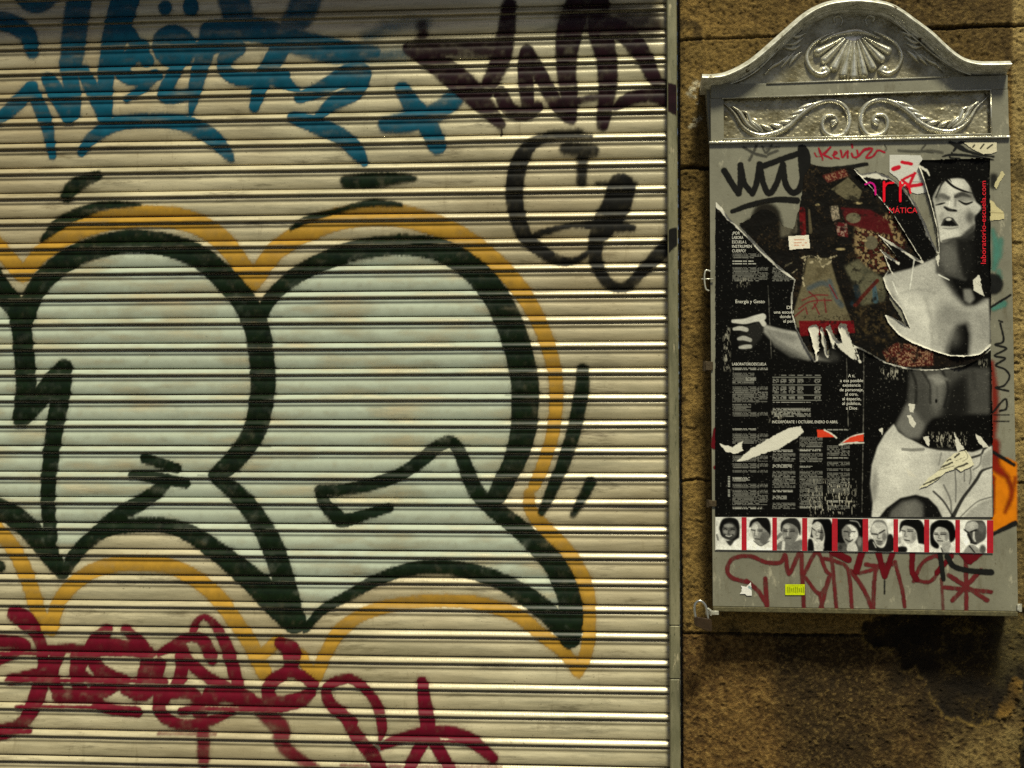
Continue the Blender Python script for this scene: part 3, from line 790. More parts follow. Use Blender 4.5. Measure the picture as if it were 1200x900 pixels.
stone_m = plain('sandstone_plain', S(118, 98, 54), 0.85, var=0.35, scale=14, spec=0.2, bmp=0.006, bscale=60)
g = MB(); g.box((SX0 - 0.03, -0.045, 2.81), (WX0 - 0.002, 0.3, 3.6)); g.build('lintel', stone_m, wall, bevel=0.006)
g = MB(); g.box((-4.6, -0.043, 0.0), (SX0 - 0.032, 0.3, 3.6)); g.build('jamb', stone_m, wall, bevel=0.006)

# ================================================================== NOTICE BOARD
BY = -0.105                           # front of the board
BC = Canvas(818, -12, 1206, 732, 2.5)
m_zinc, t, b = new_mat('grey_painted_steel')
f1 = noise_node(t, 7, 6, 0.7); f2 = noise_node(t, 120, 4, 0.75); f3 = noise_node(t, 45, 5, 0.7, (1, 1, 0.5))
c = mix(t, ramp(t, f1, 0.3, 0.7), S(104, 101, 85), S(128, 125, 107))
c = mix(t, ramp(t, f2, 0.62, 0.72), c, S(90, 84, 64)); c = mix(t, ramp(t, f3, 0.6, 0.72), c, S(158, 152, 130)); f8 = noise_node(t, 16, 6, 0.75, (1.6, 1, 0.5)); c = mix(t, ramp(t, f8, 0.56, 0.72, hi=(0.7,) * 3 + (1,)), c, S(84, 76, 54)); c = mix(t, ramp(t, noise_node(t, 75, 4, 0.7, (1, 1, 1)), 0.68, 0.72), c, S(108, 76, 42))
t.links.new(c, b.inputs['Base Color']); b.inputs['Roughness'].default_value = 0.5; b.inputs['Metallic'].default_value = 0.1
bump(t, b, noise_node(t, 200, 3), 0.25, 0.0008)
m_silver, t, b = new_mat('silvered_cast_metal')
f1 = noise_node(t, 30, 6, 0.7); f2 = noise_node(t, 140, 4, 0.7)
c = mix(t, ramp(t, f1, 0.35, 0.7), S(186, 182, 160), S(232, 229, 216))
c = mix(t, ramp(t, f2, 0.56, 0.7), c, S(104, 92, 62))
c = mix(t, ramp(t, noise_node(t, 9, 5, 0.7), 0.5, 0.7, hi=(0.7,) * 3 + (1,)), c, S(120, 110, 82))
t.links.new(c, b.inputs['Base Color']); b.inputs['Metallic'].default_value = 0.6
t.links.new(ramp(t, f1, 0.2, 0.8, (0.16,) * 3 + (1,), (0.34,) * 3 + (1,)), b.inputs['Roughness'])
bump(t, b, noise_node(t, 170, 4, 0.6), 0.5, 0.0016)
m_hammer, t, b = new_mat('hammered_tarnished_metal')
f1 = noise_node(t, 24, 6, 0.7); f2 = noise_node(t, 150, 2, 0.5)
c = mix(t, ramp(t, f1, 0.35, 0.7), S(104, 95, 66), S(176, 168, 140))
t.links.new(c, b.inputs['Base Color']); b.inputs['Metallic'].default_value = 0.5; b.inputs['Roughness'].default_value = 0.3
bump(t, b, f2, 0.45, 0.003)

board = thing('notice_board', 'grey steel wall notice board with a silvery curved pediment of shell and scrolls', 'notice board', tuple(at(1010, 720, BY)))
def quad_prism(g, pts, y0, y1):
    """px outline extruded from y0 (front) to y1 (back)"""
    f = [tuple(at(px, py, y0)) for px, py in pts]
    k = [(p[0], y1, p[2]) for p in f]
    n = len(f); g.add(f + k, [tuple(range(n)), tuple(range(n, 2 * n))[::-1]] + [(i, n + i, n + (i + 1) % n, (i + 1) % n) for i in range(n)])
# cabinet body and door sheet
g = MB(); quad_prism(g, [(833, 172), (1183, 165), (1191, 717), (837, 711)], BY + 0.004, -0.046); g.build('cabinet', m_zinc, board)
g = MB(); quad_prism(g, [(831.5, 168), (1183.5, 161), (1193, 716), (835.5, 710)], BY, BY + 0.0035); panel = g.build('back_panel', m_zinc, board)
g = MB(); quad_prism(g, [(835.5, 711), (1193, 717), (1193, 722.5), (835.5, 716.5)], BY - 0.006, BY + 0.02); g.build('bottom_lip', plain('dark_lip_paint', S(78, 72, 46), 0.6, 0.1, 0.4, 90, bmp=0.001), board, bevel=0.0015)  # lip coloured a darker olive than the cabinet
g = MB(); quad_prism(g, [(831, 165.5), (1184, 158.8), (1184, 161.2), (831, 168)], BY - 0.006, BY + 0.01); g.build('top_ledge', m_silver, board, bevel=0.001)
# pediment
ped = link('pediment', mesh_np('pediment', np.zeros((0, 3)), np.zeros((0, 4), int)), None, board)
outer = smooth([(823, 85), (835, 85), (850, 82.5), (870, 73), (887, 61), (912, 39), (937, 17), (955, 5.5), (975, -1.5), (1003, -4.5), (1030, -2), (1046, 2), (1060, 9.6), (1077, 22), (1094.5, 35), (1112, 51.5), (1129, 64.5), (1146, 69.5), (1165, 70), (1185, 69.5)], 6)
inner = outer + np.array([0, 11.0])
bot = [(832, 165.4), (1183, 158.8)]
def sheet(name, poly, step, y, mat, parent, hfun=None, mask=None, thr=0.5):
    """relief sheet over px polygon"""
    p = np.asarray(poly, float); x0, y0 = p.min(0); x1, y1 = p.max(0)
    xs = np.arange(x0, x1 + step, step); ys = np.arange(y0, y1 + step, step)
    X2, Y2 = np.meshgrid(xs, ys)
    cv = Canvas(x0 - 2, y0 - 2, x1 + 4, y1 + 4, 2.5)
    ins = cv.sample(cv.poly(p), X2, Y2)
    h = hfun(X2, Y2) if hfun is not None else np.zeros_like(X2)
    V = at(X2, Y2, y); V[..., 1] -= h
    Fq = grid_faces(*X2.shape)
    keep = ins.ravel()[Fq].min(1) > thr
    V, Fk, _ = compact(V.reshape(-1, 3), Fq[:, ::1], keep)
    return link(name, mesh_np(name, V, Fk), mat, parent)
# solid body of the pediment behind the reliefs
PYY = BY + 0.012
g = MB(); body = [tuple(q) for q in inner[2:-2:2]] + [(1183, 158.9), (832, 165.3)]
quad_prism(g, body, PYY + 0.006, -0.046); g.build('pediment_body', m_zinc, ped)
sheet('tympanum', [tuple(q) for q in inner[2:-2]] + [(1181, 100), (834, 105)], 1.0, PYY, m_hammer, ped, lambda x, y: 0.0009 * fbm(x / 5, y / 5, 3, 21))
sheet('scroll_panel', [(836, 112), (1180, 104), (1182, 160), (836, 166)], 1.0, PYY, m_hammer, ped, lambda x, y: 0.0026 * fbm(x / 3.2, y / 3.2, 3, 31))
g = MB()
quad_prism(g, [(833, 98), (900, 97.8), (1110, 90), (1181, 88), (1181, 104.5), (846, 115), (833, 115)], BY - 0.001, PYY + 0.004)
g.build('rail', m_zinc, ped, bevel=0.0012)
for q in ([(832.5, 115.3), (848, 115), (848.5, 165), (833, 165.2)], [(1161, 105), (1181.5, 104.8), (1182.5, 158.7), (1162, 159.2)]):
    g = MB(); quad_prism(g, q, BY - 0.0005, PYY + 0.004); g.build('stile', m_zinc, ped, bevel=0.0012)
# thin bright fillets round the panels
g = MB()
for pl in ([(846, 115.2), (1161, 105)], [(898, 98), (1112, 90)], [(1161, 105), (1162, 158)], [(848, 163), (1162, 157)]):
    g.tube([at(p[0], p[1], BY - 0.002) for p in pl], 0.0016, 6, False)
inn2 = smooth([(852, 100), (872, 92), (890, 80), (912, 58), (935, 34), (955, 20), (975, 12.5), (1003, 10), (1028, 13), (1046, 23), (1070, 43), (1092, 62), (1112, 76), (1125, 83), (1138, 88)], 6)
g.tube([at(p[0], p[1], BY + 0.004) for p in inn2], 0.0018, 6, False)
g.build('fillet', m_silver, ped, smooth_=True)
# crown moulding swept along the curve (profile: px below the edge, depth in m)
prof = [(13, BY + 0.012), (12, BY + 0.004), (10.4, BY - 0.001), (10.0, BY - 0.006), (9.0, BY - 0.010), (8.4, BY - 0.022), (7.4, BY - 0.033), (6.4, BY - 0.035), (5.4, BY - 0.034), (3.2, BY - 0.029), (1.2, BY - 0.0245), (0.2, BY - 0.020), (0.0, -0.046), (13, -0.046)]
rings = []
cvx = outer
for i, p in enumerate(cvx):
    tg = cvx[min(i + 1, len(cvx) - 1)] - cvx[max(i - 1, 0)]; tg /= np.linalg.norm(tg)
    nrm = np.array([-tg[1], tg[0]])
    jit = 0.5 * (vnoise(p[0] / 6, p[1] / 6, 4) - 0.5)
    base = at(p[0], p[1], BY - 0.03)
    ring = []
    for k, (o, y) in enumerate(prof):
        q = at(*(p + nrm * (o + (jit if 1 < k < 7 else 0))), BY - 0.03)
        ring.append((q[0], y, q[2]))
    rings.append(ring)
g = MB(); g.loft(rings, True, True)
m_mould, t, b = new_mat('peeling_silver_paint')
f1 = noise_node(t, 60, 5, 0.7); f2 = noise_node(t, 25, 5, 0.65)
c = mix(t, ramp(t, f1, 0.4, 0.6), S(176, 174, 158), S(224, 222, 210)); c = mix(t, ramp(t, f2, 0.62, 0.65), c, S(84, 70, 44)); 
t.links.new(c, b.inputs['Base Color']); b.inputs['Metallic'].default_value = 0.4; b.inputs['Roughness'].default_value = 0.4
bump(t, b, f2, 0.35, 0.002)
g.build('crown_moulding', m_mould, ped)

# ---- relief ornaments: height drawn on a raster, turned into raised meshes
def ridge(cv, h, pts, w, height, curve=True, sharp=0.5):
    p = np.asarray(pts, float)
    ws = np.full(len(p), float(w)) if np.isscalar(w) else np.interp(np.linspace(0, 1, len(p)), np.linspace(0, 1, len(w)), w)
    D = cv.sdist(p, ws, 1.0, curve)
    half = float(np.max(ws)) / 2
    q = np.clip(-D / half, 0, 1)
    np.maximum(h, height * np.sqrt(np.clip(1 - (1 - q) ** 2, 0, 1)), out=h)

def relief(name, cv, h, y, parent, thr=0.0004, step=0.55):
    xs = np.arange(cv.x0 + 1, cv.x1 - 1, step); ys = np.arange(cv.y0 + 1, cv.y1 - 1, step)
    X2, Y2 = np.meshgrid(xs, ys); hh = cv.sample(h, X2, Y2)
    V = at(X2, Y2, y); V[..., 1] -= hh - 0.0008
    Fq = grid_faces(*X2.shape); keep = hh.ravel()[Fq].max(1) > thr
    V, Fk, _ = compact(V.reshape(-1, 3), Fq, keep)
    return link(name, mesh_np(name, V, Fk), m_silver, parent)

def K(pts, ox, oy, k): return [(x / k + ox, y / k + oy) for x, y in pts]
PCv = Canvas(836, 2, 1176, 168, 4)
sc_l = [K([(45, 628), (110, 690), (160, 770), (220, 818), (300, 838), (400, 815), (480, 770), (560, 692), (650, 633), (740, 608), (820, 632), (862, 690), (868, 765), (835, 828), (770, 845), (712, 820), (692, 765), (715, 715), (768, 712), (788, 748), (760, 772)], 840, 10, 5.62)]
lf_l = [K(q, 840, 10, 5.62) for q in ([(100, 650), (150, 690), (200, 770), (270, 815)], [(165, 680), (200, 700), (225, 760), (290, 812)], [(225, 740), (262, 775), (300, 810)], [(285, 768), (330, 790), (360, 800)], [(350, 765), (400, 778), (430, 775)], [(400, 752), (460, 752), (490, 742)], [(450, 735), (500, 722), (530, 705)], [(490, 700), (540, 685), (575, 668)], [(535, 665), (590, 648), (640, 628)])]
def mirror(pts, c=1001.5, slope=-0.0195): return [(2 * c - x, y + slope * 2 * (c - x)) for x, y in pts]
for side in (0, 1):
    h = PCv.zero()
    mm_ = mirror if side else (lambda p: p)
    ridge(PCv, h, mm_(sc_l[0]), [3, 6, 7.5, 7.5, 7, 6.8, 6.5, 6, 5.6, 4.6], 0.0105)
    for q in lf_l:
        ridge(PCv, h, mm_(q), [3, 7.6, 3], 0.0125)
    blob = K([(762, 752), (770, 748)], 840, 10, 5.62)
    ridge(PCv, h, mm_(blob), 7, 0.010)
    relief('scroll_ornament', PCv, h, PYY, ped)
# shell
h = PCv.zero()
tips = [(958, 62), (966, 71), (977, 80), (988, 88), (1000, 90), (1012, 88), (1022, 80), (1032, 70), (1040, 60)]
for i, (x, y) in enumerate(tips):
    x0 = 1000 + (x - 1000) * 0.30; y0 = 45 + (y - 60) * 0.16
    ridge(PCv, h, [(x0, y0), ((x + x0) / 2, (y + y0) / 2 + 0.5), (x, y)], [3.4, 7.6, 10.5], 0.015)
ridge(PCv, h, [(962, 50), (975, 43), (991, 39), (1005, 37.5), (1018, 41), (1030, 46)], [4, 6, 8, 8, 6, 4], 0.012)
cvh = PCv.ell(1000, 58, 22, 14, 0.9)
h = np.maximum(h, cvh * 0.004)
relief('shell_ornament', PCv, h, PYY, ped)
for side in (0, 1):
    h = PCv.zero(); 
    cs = [(1024, 38), (1038, 44), (1050.5, 53), (1056, 67), (1050.5, 81), (1040, 87), (1031.5, 84), (1034, 79)]
    lv = [[(1060, 44), (1070, 50), (1080, 51)], [(1062, 52), (1072, 56), (1082, 55)], [(1062, 60), (1070, 66), (1076, 74)], [(1070, 60), (1078, 68), (1086, 77)], [(1078, 64), (1088, 72), (1096, 76), (1105, 85)], [(1056, 38), (1066, 42), (1074, 42)]]
    cu = [(1016, 30), (1014, 24), (1018, 19), (1024, 21), (1023, 25)]
    f_ = (lambda p: p) if side else (lambda p: mirror(p, 1000.5, -0.012))
    ridge(PCv, h, f_(cs), [3.5, 5, 5.6, 6, 7, 7.4, 6], 0.011)
    ridge(PCv, h, f_([(1036, 82), (1037, 81.5)]), 9, 0.011)
    for q in lv: ridge(PCv, h, f_(q), [2, 5.6, 1.8], 0.009)
    ridge(PCv, h, f_(cu), [2.4, 3, 3.4], 0.006)
    relief('leaf_ornament', PCv, h, PYY, ped)

# hinges, hook and hasp at the sides of the cabinet
m_iron = plain('rusty_iron', S(70, 58, 40), 0.55, 0.5, 0.4, 120, bmp=0.001)
def pt(px, py, y): return tuple(at(px, py, y))
g = MB(); g.tube([pt(833, 318, BY - 0.004), pt(827, 317, BY - 0.008), pt(825.5, 326, BY - 0.008), pt(827, 338, BY - 0.006), pt(831, 341, BY - 0.003)], 0.0017, 8)
g.tube([pt(822, 327, BY - 0.005), pt(836, 327, BY - 0.005)], 0.0014, 6, False); g.build('hook', m_silver, board, smooth_=True)
for (px, py, h_) in ((826.5, 429, 12), (1194.5, 712, 9), (830.5, 590, 9)):
    g = MB(); g.tube([pt(px, py - h_ / 2, BY + 0.004), pt(px, py + h_ / 2, BY + 0.004)], 0.0052, 12, False)
    sgn = 1 if px < 1000 else -1
    a0 = at(px, py - h_ / 2 + 1, BY); b0 = at(px + sgn * (9 if sgn > 0 else 3), py + h_ / 2 - 1, BY)
    g.box((min(a0[0], b0[0]), BY - 0.0035, min(a0[2], b0[2])), (max(a0[0], b0[0]), BY + 0.002, max(a0[2], b0[2])), 0.0008)
    g.build('hinge', m_iron if py != 712 else m_silver, board, smooth_=False)
g = MB(); a0 = at(824.5, 721, BY); b0 = at(842, 713.5, BY)
g.box((a0[0] + 0.003, BY - 0.0095, a0[2] + 0.002), (b0[0], BY - 0.0065, b0[2] - 0.003), 0.001)
g.tube([pt(829, 713, BY - 0.012), pt(833, 716, BY - 0.014), pt(833, 721, BY - 0.012)], 0.0022, 8); g.build('hasp', m_silver, board)

# ---- paint on the board
def board_coat(name, m_, mat, layer, label=None, thr=0.05, step=0.8):
    ys_i, xs_i = np.where(m_ > 0.03)
    x0, x1 = BC.x0 + xs_i.min() / BC.k - 1, BC.x0 + xs_i.max() / BC.k + 1
    y0, y1 = BC.y0 + ys_i.min() / BC.k - 1, BC.y0 + ys_i.max() / BC.k + 1
    x0 = max(x0, 833); y0 = max(y0, 163)
    X2, Y2 = np.meshgrid(np.arange(x0, x1, step), np.arange(y0, y1, step))
    a = BC.sample(m_, X2, Y2)
    V = at(X2, Y2, BY - 0.00012 * layer); Fq = grid_faces(*a.shape)
    c4 = np.ones((a.size, 4)); c4[:, 3] = a.ravel()
    V, Fk, cc = compact(V.reshape(-1, 3), Fq, a.ravel()[Fq].max(1) > thr, c4)
    return tag(link(name, mesh_np(name, V, Fk, cc), mat, panel), label)

def bdraw(strokes, crop=(0, 0, 1), soft=0.7, rough=0.35, m_=None):
    m_ = BC.zero() if m_ is None else m_
    ox, oy, k = crop
    for i, st in enumerate(strokes):
        p = np.asarray(st[0], float) / k + np.array([ox, oy]); ww = np.asarray(st[1], float) / k
        BC.stroke(m_, p, ww if ww.ndim else float(ww), st[2] if len(st) > 2 else soft, st[3] if len(st) > 3 else 1.0, rough, seed=i)
    return m_

P1 = (820, 150, 4.5); P2 = (1000, 150, 4.5); P3 = (1000, 330, 4.5); P4 = (820, 500, 4.09); P5 = (1000, 500, 4.09); P6 = (900, 170, 7.5)
woo = bdraw([([(130, 225), (168, 290), (205, 345)], 32), ([(205, 345), (214, 290), (215, 195)], 30), ([(215, 195), (235, 290), (278, 345)], 30), ([(278, 345), (300, 290), (316, 190)], 30),
             ([(316, 190), (335, 290), (365, 345), (402, 300), (438, 190)], 30), ([(438, 190), (452, 290), (488, 340), (528, 318), (552, 220)], 32), ([(330, 202), (430, 165), (535, 130)], 30),
             ([(540, 112), (550, 150), (556, 260)], [50, 66, 60]), ([(172, 440), (270, 405), (400, 378), (512, 382)], [22, 28, 28, 34]), ([(560, 200), (650, 215), (760, 210), (880, 190)], [30, 22, 22, 18], 0.9)], P1)
board_coat('graffiti_tag', woo, spray('black_marker', (0.008, 0.0075, 0.006), 0.35, 0.3), 2, 'black tag in thick round marker letters at the top left of the board')
grey = bdraw([([(232, 102), (290, 135), (350, 150)], 14), ([(300, 92), (262, 170)], 12), ([(330, 100), (350, 130), (380, 90)], 10), ([(360, 140), (410, 120)], 12), ([(350, 110), (420, 100)], 8)], P1, 1.2)
bdraw([([(240, 120), (330, 125), (400, 120), (470, 130)], 14, 1.6, 0.8), ([(380, 90), (360, 120), (420, 130)], 8), ([(165, 90), (175, 110), (160, 125)], 4)], P2, 0.8, 0.3, grey)
bdraw([([(60, 1320), (60, 1321)], 1)], P1, 0.8, 0.3, grey)
board_coat('graffiti_tag', grey * 0.75, spray('grey_marker', (0.05, 0.048, 0.04), 0.5, 0.3), 1, 'faded grey scribbles along the top edge of the board')
kev = bdraw([([(410, 70), (424, 98), (450, 100), (470, 96)], [10, 8, 4, 4]), ([(445, 25), (456, 58), (470, 90), (482, 132)], [12, 20, 18, 10]), ([(550, 18), (505, 65), (490, 82), (560, 118)], [14, 18, 18, 12]), ([(572, 88), (608, 70), (585, 58), (580, 105), (622, 118)], 14),
             ([(640, 48), (655, 106), (692, 60)], 15), ([(702, 50), (700, 112)], 15), ([(736, -4), (740, 20)], 16), ([(735, 75), (750, 105), (790, 100), (835, 55), (890, 32)], 16)], P6)
bdraw([([(20, 118), (30, 146), (58, 112), (100, 110), (68, 155), (102, 150), (130, 118), (165, 128)], 9)], P2, 0.6, 0.2, kev)
board_coat('graffiti_tag', kev, spray('red_marker', S(150, 18, 40), 0.4, 0.2), 3, 'small red handwritten tag at the top of the board')
bs = bdraw([([(510, 75), (560, 100), (600, 120), (670, 140), (740, 150)], [14, 26, 16, 12, 8], 0.8), ([(530, 120), (560, 80), (590, 75)], [10, 16, 8]), ([(470, 150), (520, 140), (640, 148), (740, 168)], [6, 12, 10, 6]), ([(520, 130), (510, 155), (560, 160)], 8),
            ([(640, 90), (632, 102)], 8), ([(690, 85), (672, 102), (668, 112)], 8), ([(735, 88), (708, 108)], 9)], P2)
board_coat('graffiti_tag', bs, spray('black_pen', (0.009, 0.009, 0.008), 0.4, 0.3), 4, 'black pen scribble in the top right corner of the board')
bs = bdraw([([(775, 218), (792, 312), (748, 332), (808, 352), (745, 390), (802, 404), (752, 440), (800, 462), (824, 500), (795, 548), (750, 560), (818, 576)], 9), ([(735, 690), (800, 618), (808, 668), (772, 682)], 9), ([(740, 702), (822, 702)], 5), ([(740, 736), (822, 736)], 5), ([(768, 205), (786, 212)], 7),
       ([(725, 135), (830, 70)], 10)], P3, 0.6, 0.25)
board_coat('graffiti_tag', bs, bpy.data.materials['black_pen'], 4, 'thin black squiggle down the right margin of the board')
for st_, lb in ((([(735, 820), (736, 824)], 105, 2.6, 0.95), 'round black spray spot at the right edge of the board'), (([(740, 260), (742, 300)], 40, 3.5, 0.8), 'soft black spray smudge right of the red web address')):
    board_coat('graffiti_blot', bdraw([st_], P2, 2, 0.4), bpy.data.materials['black_pen'], 4, lb)
bs = bdraw([([(415, 600), (432, 730)], 22), ([(450, 622), (482, 668), (560, 690), (662, 697)], [26, 24, 24, 28]), ([(670, 120), (770, 182)], 14, 1.2), ([(668, 515), (775, 462)], [14, 24], 1.2), ([(150, 735), (150, 800)], 6)], P5, 0.7, 0.3)
board_coat('graffiti_tag', bs, bpy.data.materials['black_pen'], 7, 'short black strokes at the lower right of the board')
bur = bdraw([([(222, 745), (152, 722), (132, 680), (160, 632), (240, 620), (320, 650), (388, 650), (410, 615), (428, 705), (482, 600), (490, 700), (500, 880)], 20), ([(225, 738), (282, 790), (322, 855)], 20), ([(314, 728), (322, 855)], 22),
             ([(498, 712), (560, 602), (605, 690), (625, 718), (575, 800), (505, 722)], 18), ([(620, 722), (580, 870)], 20), ([(575, 800), (590, 875)], 16), ([(628, 600), (640, 700), (656, 875)], 18), ([(598, 632), (660, 648), (712, 690), (730, 878)], 18),
             ([(720, 690), (780, 770), (822, 862)], 18)], P4)
bdraw([([(-10, 690), (50, 780), (92, 878)], 20), ([(62, 660), (132, 672)], 20), ([(30, 702), (112, 680)], 18), ([(95, 876), (110, 682), (184, 660)], 20), ([(200, 648), (234, 780), (246, 862)], 18), ([(290, 742), (330, 655), (398, 620), (422, 660), (372, 740), (302, 736)], 18),
       ([(458, 712), (642, 832)], 22), ([(612, 688), (476, 832)], 22), ([(436, 770), (660, 792)], 20), ([(540, 642), (542, 895)], 20), ([(422, 730), (432, 895)], 15, 0.8, 0.7)], P5, 0.7, 0.4, bur)
board_coat('graffiti_tag', bur * np.clip(0.6 + 0.8 * (fbm(BC.X / 3, BC.Y / 8, 3, 77) - 0.2), 0.5, 0.95), spray('burgundy_marker', S(94, 30, 32), 0.45, 0.2), 5, 'burgundy streaky marker tag with an asterisk along the bottom of the board')
bud = bdraw([([(640, 600), (712, 636)], 34), ([(775, 605), (752, 690)], 30)], P4)
bdraw([([(42, 596), (14, 692)], 32), ([(118, 596), (150, 715)], 28), ([(192, 596), (150, 718)], 26), ([(284, 600), (282, 690), (305, 732)], 26), ([(400, 700), (470, 620)], 24), ([(520, 606), (558, 640), (608, 606)], 28), ([(555, 606), (558, 640)], 40)], P5, 0.7, 0.4, bud)
bdraw([([(68, 780), (72, 800), (62, 830)], 30)], P3, 1.5, 0.4, bud)
bdraw([([(840, 505), (838, 522)], 9), ([(838, 548), (842, 545)], 4)], (0, 0, 1), 0.7, 0.3, bud)
board_coat('graffiti_tag', bud, spray('dark_red_marker', S(88, 12, 20), 0.4, 0.2), 6, 'dark red blots just below the row of portraits')
org = BC.zero(); org = np.maximum(org, BC.spoly([(1162, 538), (1180, 536), (1192, 542), (1192, 612), (1176, 618), (1162, 624)], 1.0))
board_coat('graffiti_blot', org, spray('orange_spray', S(200, 112, 8), 0.4, 0.15), 1, 'orange spray patch at the lower right edge of the board')
rd = bdraw([([(1164, 520), (1166, 545), (1182, 560)], [14, 12, 3], 4, 0.9), ([(1163, 560), (1162, 600)], 6, 3, 0.9), ([(1175, 550), (1186, 575), (1178, 600)], [4, 6, 3], 3, 0.7), ([(1162, 425), (1166, 470), (1163, 520)], [5, 8, 6], 4, 0.8), ([(1184, 585), (1190, 560)], 4, 3, 0.6)])
board_coat('graffiti_blot', rd, spray('rust_red_spray', S(120, 24, 10), 0.4, 0.2), 2, 'rust red overspray beside the poster')
tl = bdraw([([(1163, 270), (1168, 290), (1165, 315)], [4, 9, 6], 3.5, 0.7), ([(1172, 282), (1170, 300)], 8, 3, 0.6), ([(1164, 362), (1176, 356)], [5, 8], 2.5, 0.7), ([(1170, 318), (1172, 326)], 6, 3, 0.5)])
board_coat('graffiti_blot', tl, spray('sea_green_spray', S(70, 130, 116), 0.4, 0.2), 3, 'faint sea green spray smears beside the poster')

# ================================================================== POSTERS
def painted(name, rgb, alpha, cv, x0, y0, x1, y1, step, y, mat, parent=None, lift=None, thr=0.5):
    X2, Y2 = np.meshgrid(np.arange(x0, x1 + step * 0.5, step), np.arange(y0, y1 + step * 0.5, step))
    a = cv.sample(alpha, X2, Y2); c3 = cv.sample(rgb, X2, Y2)
    V = at(X2, Y2, y)
    if lift is not None:
        V[..., 1] -= cv.sample(lift, X2, Y2)
    Fq = grid_faces(*a.shape)
    c4 = np.ones((a.size, 4)); c4[:, :3] = np.clip(c3.reshape(-1, 3), 0, 0.9)
    V, Fk, cc = compact(V.reshape(-1, 3), Fq, a.ravel()[Fq].min(1) > thr, c4)
    return link(name, mesh_np(name, V, Fk, cc), mat, parent)

m_print = printed('printed_paper'); m_old = printed('old_paper', 0.6, 0.08, 0.0006)
QC = Canvas(834, 165, 1190, 655, 3.0)
QX, QY = QC.X, QC.Y
def bbox(mask):
    r = np.flatnonzero(mask.any(1)); c = np.flatnonzero(mask.any(0))
    return None if not len(r) else (slice(r[0], r[-1] + 1), slice(c[0], c[-1] + 1))
def put(img, mask, c, k=1.0):
    wn = bbox(mask)
    if wn is None: return
    m_ = np.clip(mask[wn] * k, 0, 1)[..., None]; img[wn] = img[wn] * (1 - m_) + np.asarray(c, np.float32) * m_
def qs(pts, w_, crop=(0, 0, 1), soft=0.6, amp=1.0, rough=0.0):
    ox, oy, k = crop; ww = np.asarray(w_, float) / k
    return QC.stroke(QC.zero(), np.asarray(pts, float) / k + np.array([ox, oy]), ww if ww.ndim else float(ww), soft, amp, rough)
def qp(pts, crop=(0, 0, 1), blur=0.5, **k):
    ox, oy, s_ = crop; return QC.spoly([(x / s_ + ox, y / s_ + oy) for x, y in pts], blur, **k)
nA = fbm(QX / 3.0, QY / 3.0, 4, 51); nB = fbm(QX / 9.0, QY / 9.0, 4, 53); nC = fbm(QX / 1.4, QY / 1.4, 2, 57)

# ---------------- older layer
old_a = QC.poly([(943, 204), (950, 193), (975, 197), (1000, 195), (1024, 218), (1084, 300), (1040, 326), (1042, 350), (1070, 392), (1100, 412), (1162, 402), (1150, 424), (1100, 434), (1040, 428), (1000, 402), (985, 400), (958, 420), (928, 390), (926, 350), (930, 330), (880, 280), (866, 262),
                (880, 254), (893, 244), (908, 250), (915, 262), (930, 268), (938, 240)], rough=2.2, scale=6, seed=4)
old = np.zeros((QC.H, QC.W, 3), np.float32); old[:] = S(14, 11, 7)
put(old, np.clip((nB - 0.60) * 6, 0, 1), S(44, 33, 20), 0.7)
zone = qp([(1003, 262), (1045, 250), (1062, 285), (1045, 320), (1010, 318), (1000, 290)], blur=2)
put(old, zone * np.clip((nA - 0.48) * 9, 0, 1), S(178, 150, 106), 0.9)
put(old, zone * np.clip((0.44 - nA) * 9, 0, 1), S(84, 26, 18), 0.8)
put(old, qp([(974, 222), (994, 208), (1010, 224), (1006, 236), (990, 233)], blur=0.6), S(116, 108, 82))
put(old, qp([(964, 206), (990, 198), (994, 206), (970, 214)], blur=0.8), S(110, 40, 34)); put(old, qp([(964, 206), (990, 198), (994, 206), (970, 214)], blur=0.8) * (nC > 0.55), S(170, 130, 100), 0.7)
put(old, qp([(985, 243), (1020, 246), (1040, 258), (1046, 276), (1010, 268), (992, 262)], blur=0.8), S(92, 18, 22))
put(old, QC.ell(1000, 255.5, 8.5, 6, 0.15), S(126, 118, 92)); put(old, QC.ell(1021, 284.5, 7.5, 8, 0.15), S(118, 110, 88))
put(old, qp([(972, 242), (982, 241), (984, 256), (976, 259)], blur=0.6) * (0.4 + 0.6 * (nC > 0.45)), S(180, 165, 140))
put(old, qp([(978, 260), (992, 262), (994, 278), (982, 276)], blur=0.6), S(120, 30, 36), 0.8); put(old, qp([(978, 260), (992, 262), (994, 278), (982, 276)], blur=0.6) * (nA > 0.55), S(190, 160, 140), 0.8)
put(old, qs([(940, 246), (941, 274)], 7), S(116, 14, 20)); put(old, qs([(948, 246), (950, 272)], [2, 4]), S(120, 108, 80), 0.7)
put(old, qp([(914, 252), (934, 250), (936, 272), (915, 278)], blur=1.5), S(120, 114, 96), 0.8); put(old, qs([(926, 252), (930, 266), (928, 276)], 6, soft=2), S(60, 54, 42), 0.8)
gz = qp([(946, 302), (972, 303), (984, 342), (999, 382), (934, 384), (930, 366), (941, 330)], blur=0.7)
put(old, gz, S(124, 114, 86)); put(old, gz * np.clip((nB - 0.55) * 5, 0, 1), S(92, 82, 58), 0.7)
put(old, gz * np.maximum(qs([(948, 338), (962, 332), (972, 334)], 6, soft=2), qs([(972, 330), (980, 350), (986, 358)], 6, soft=2)), S(72, 92, 104), 0.7)
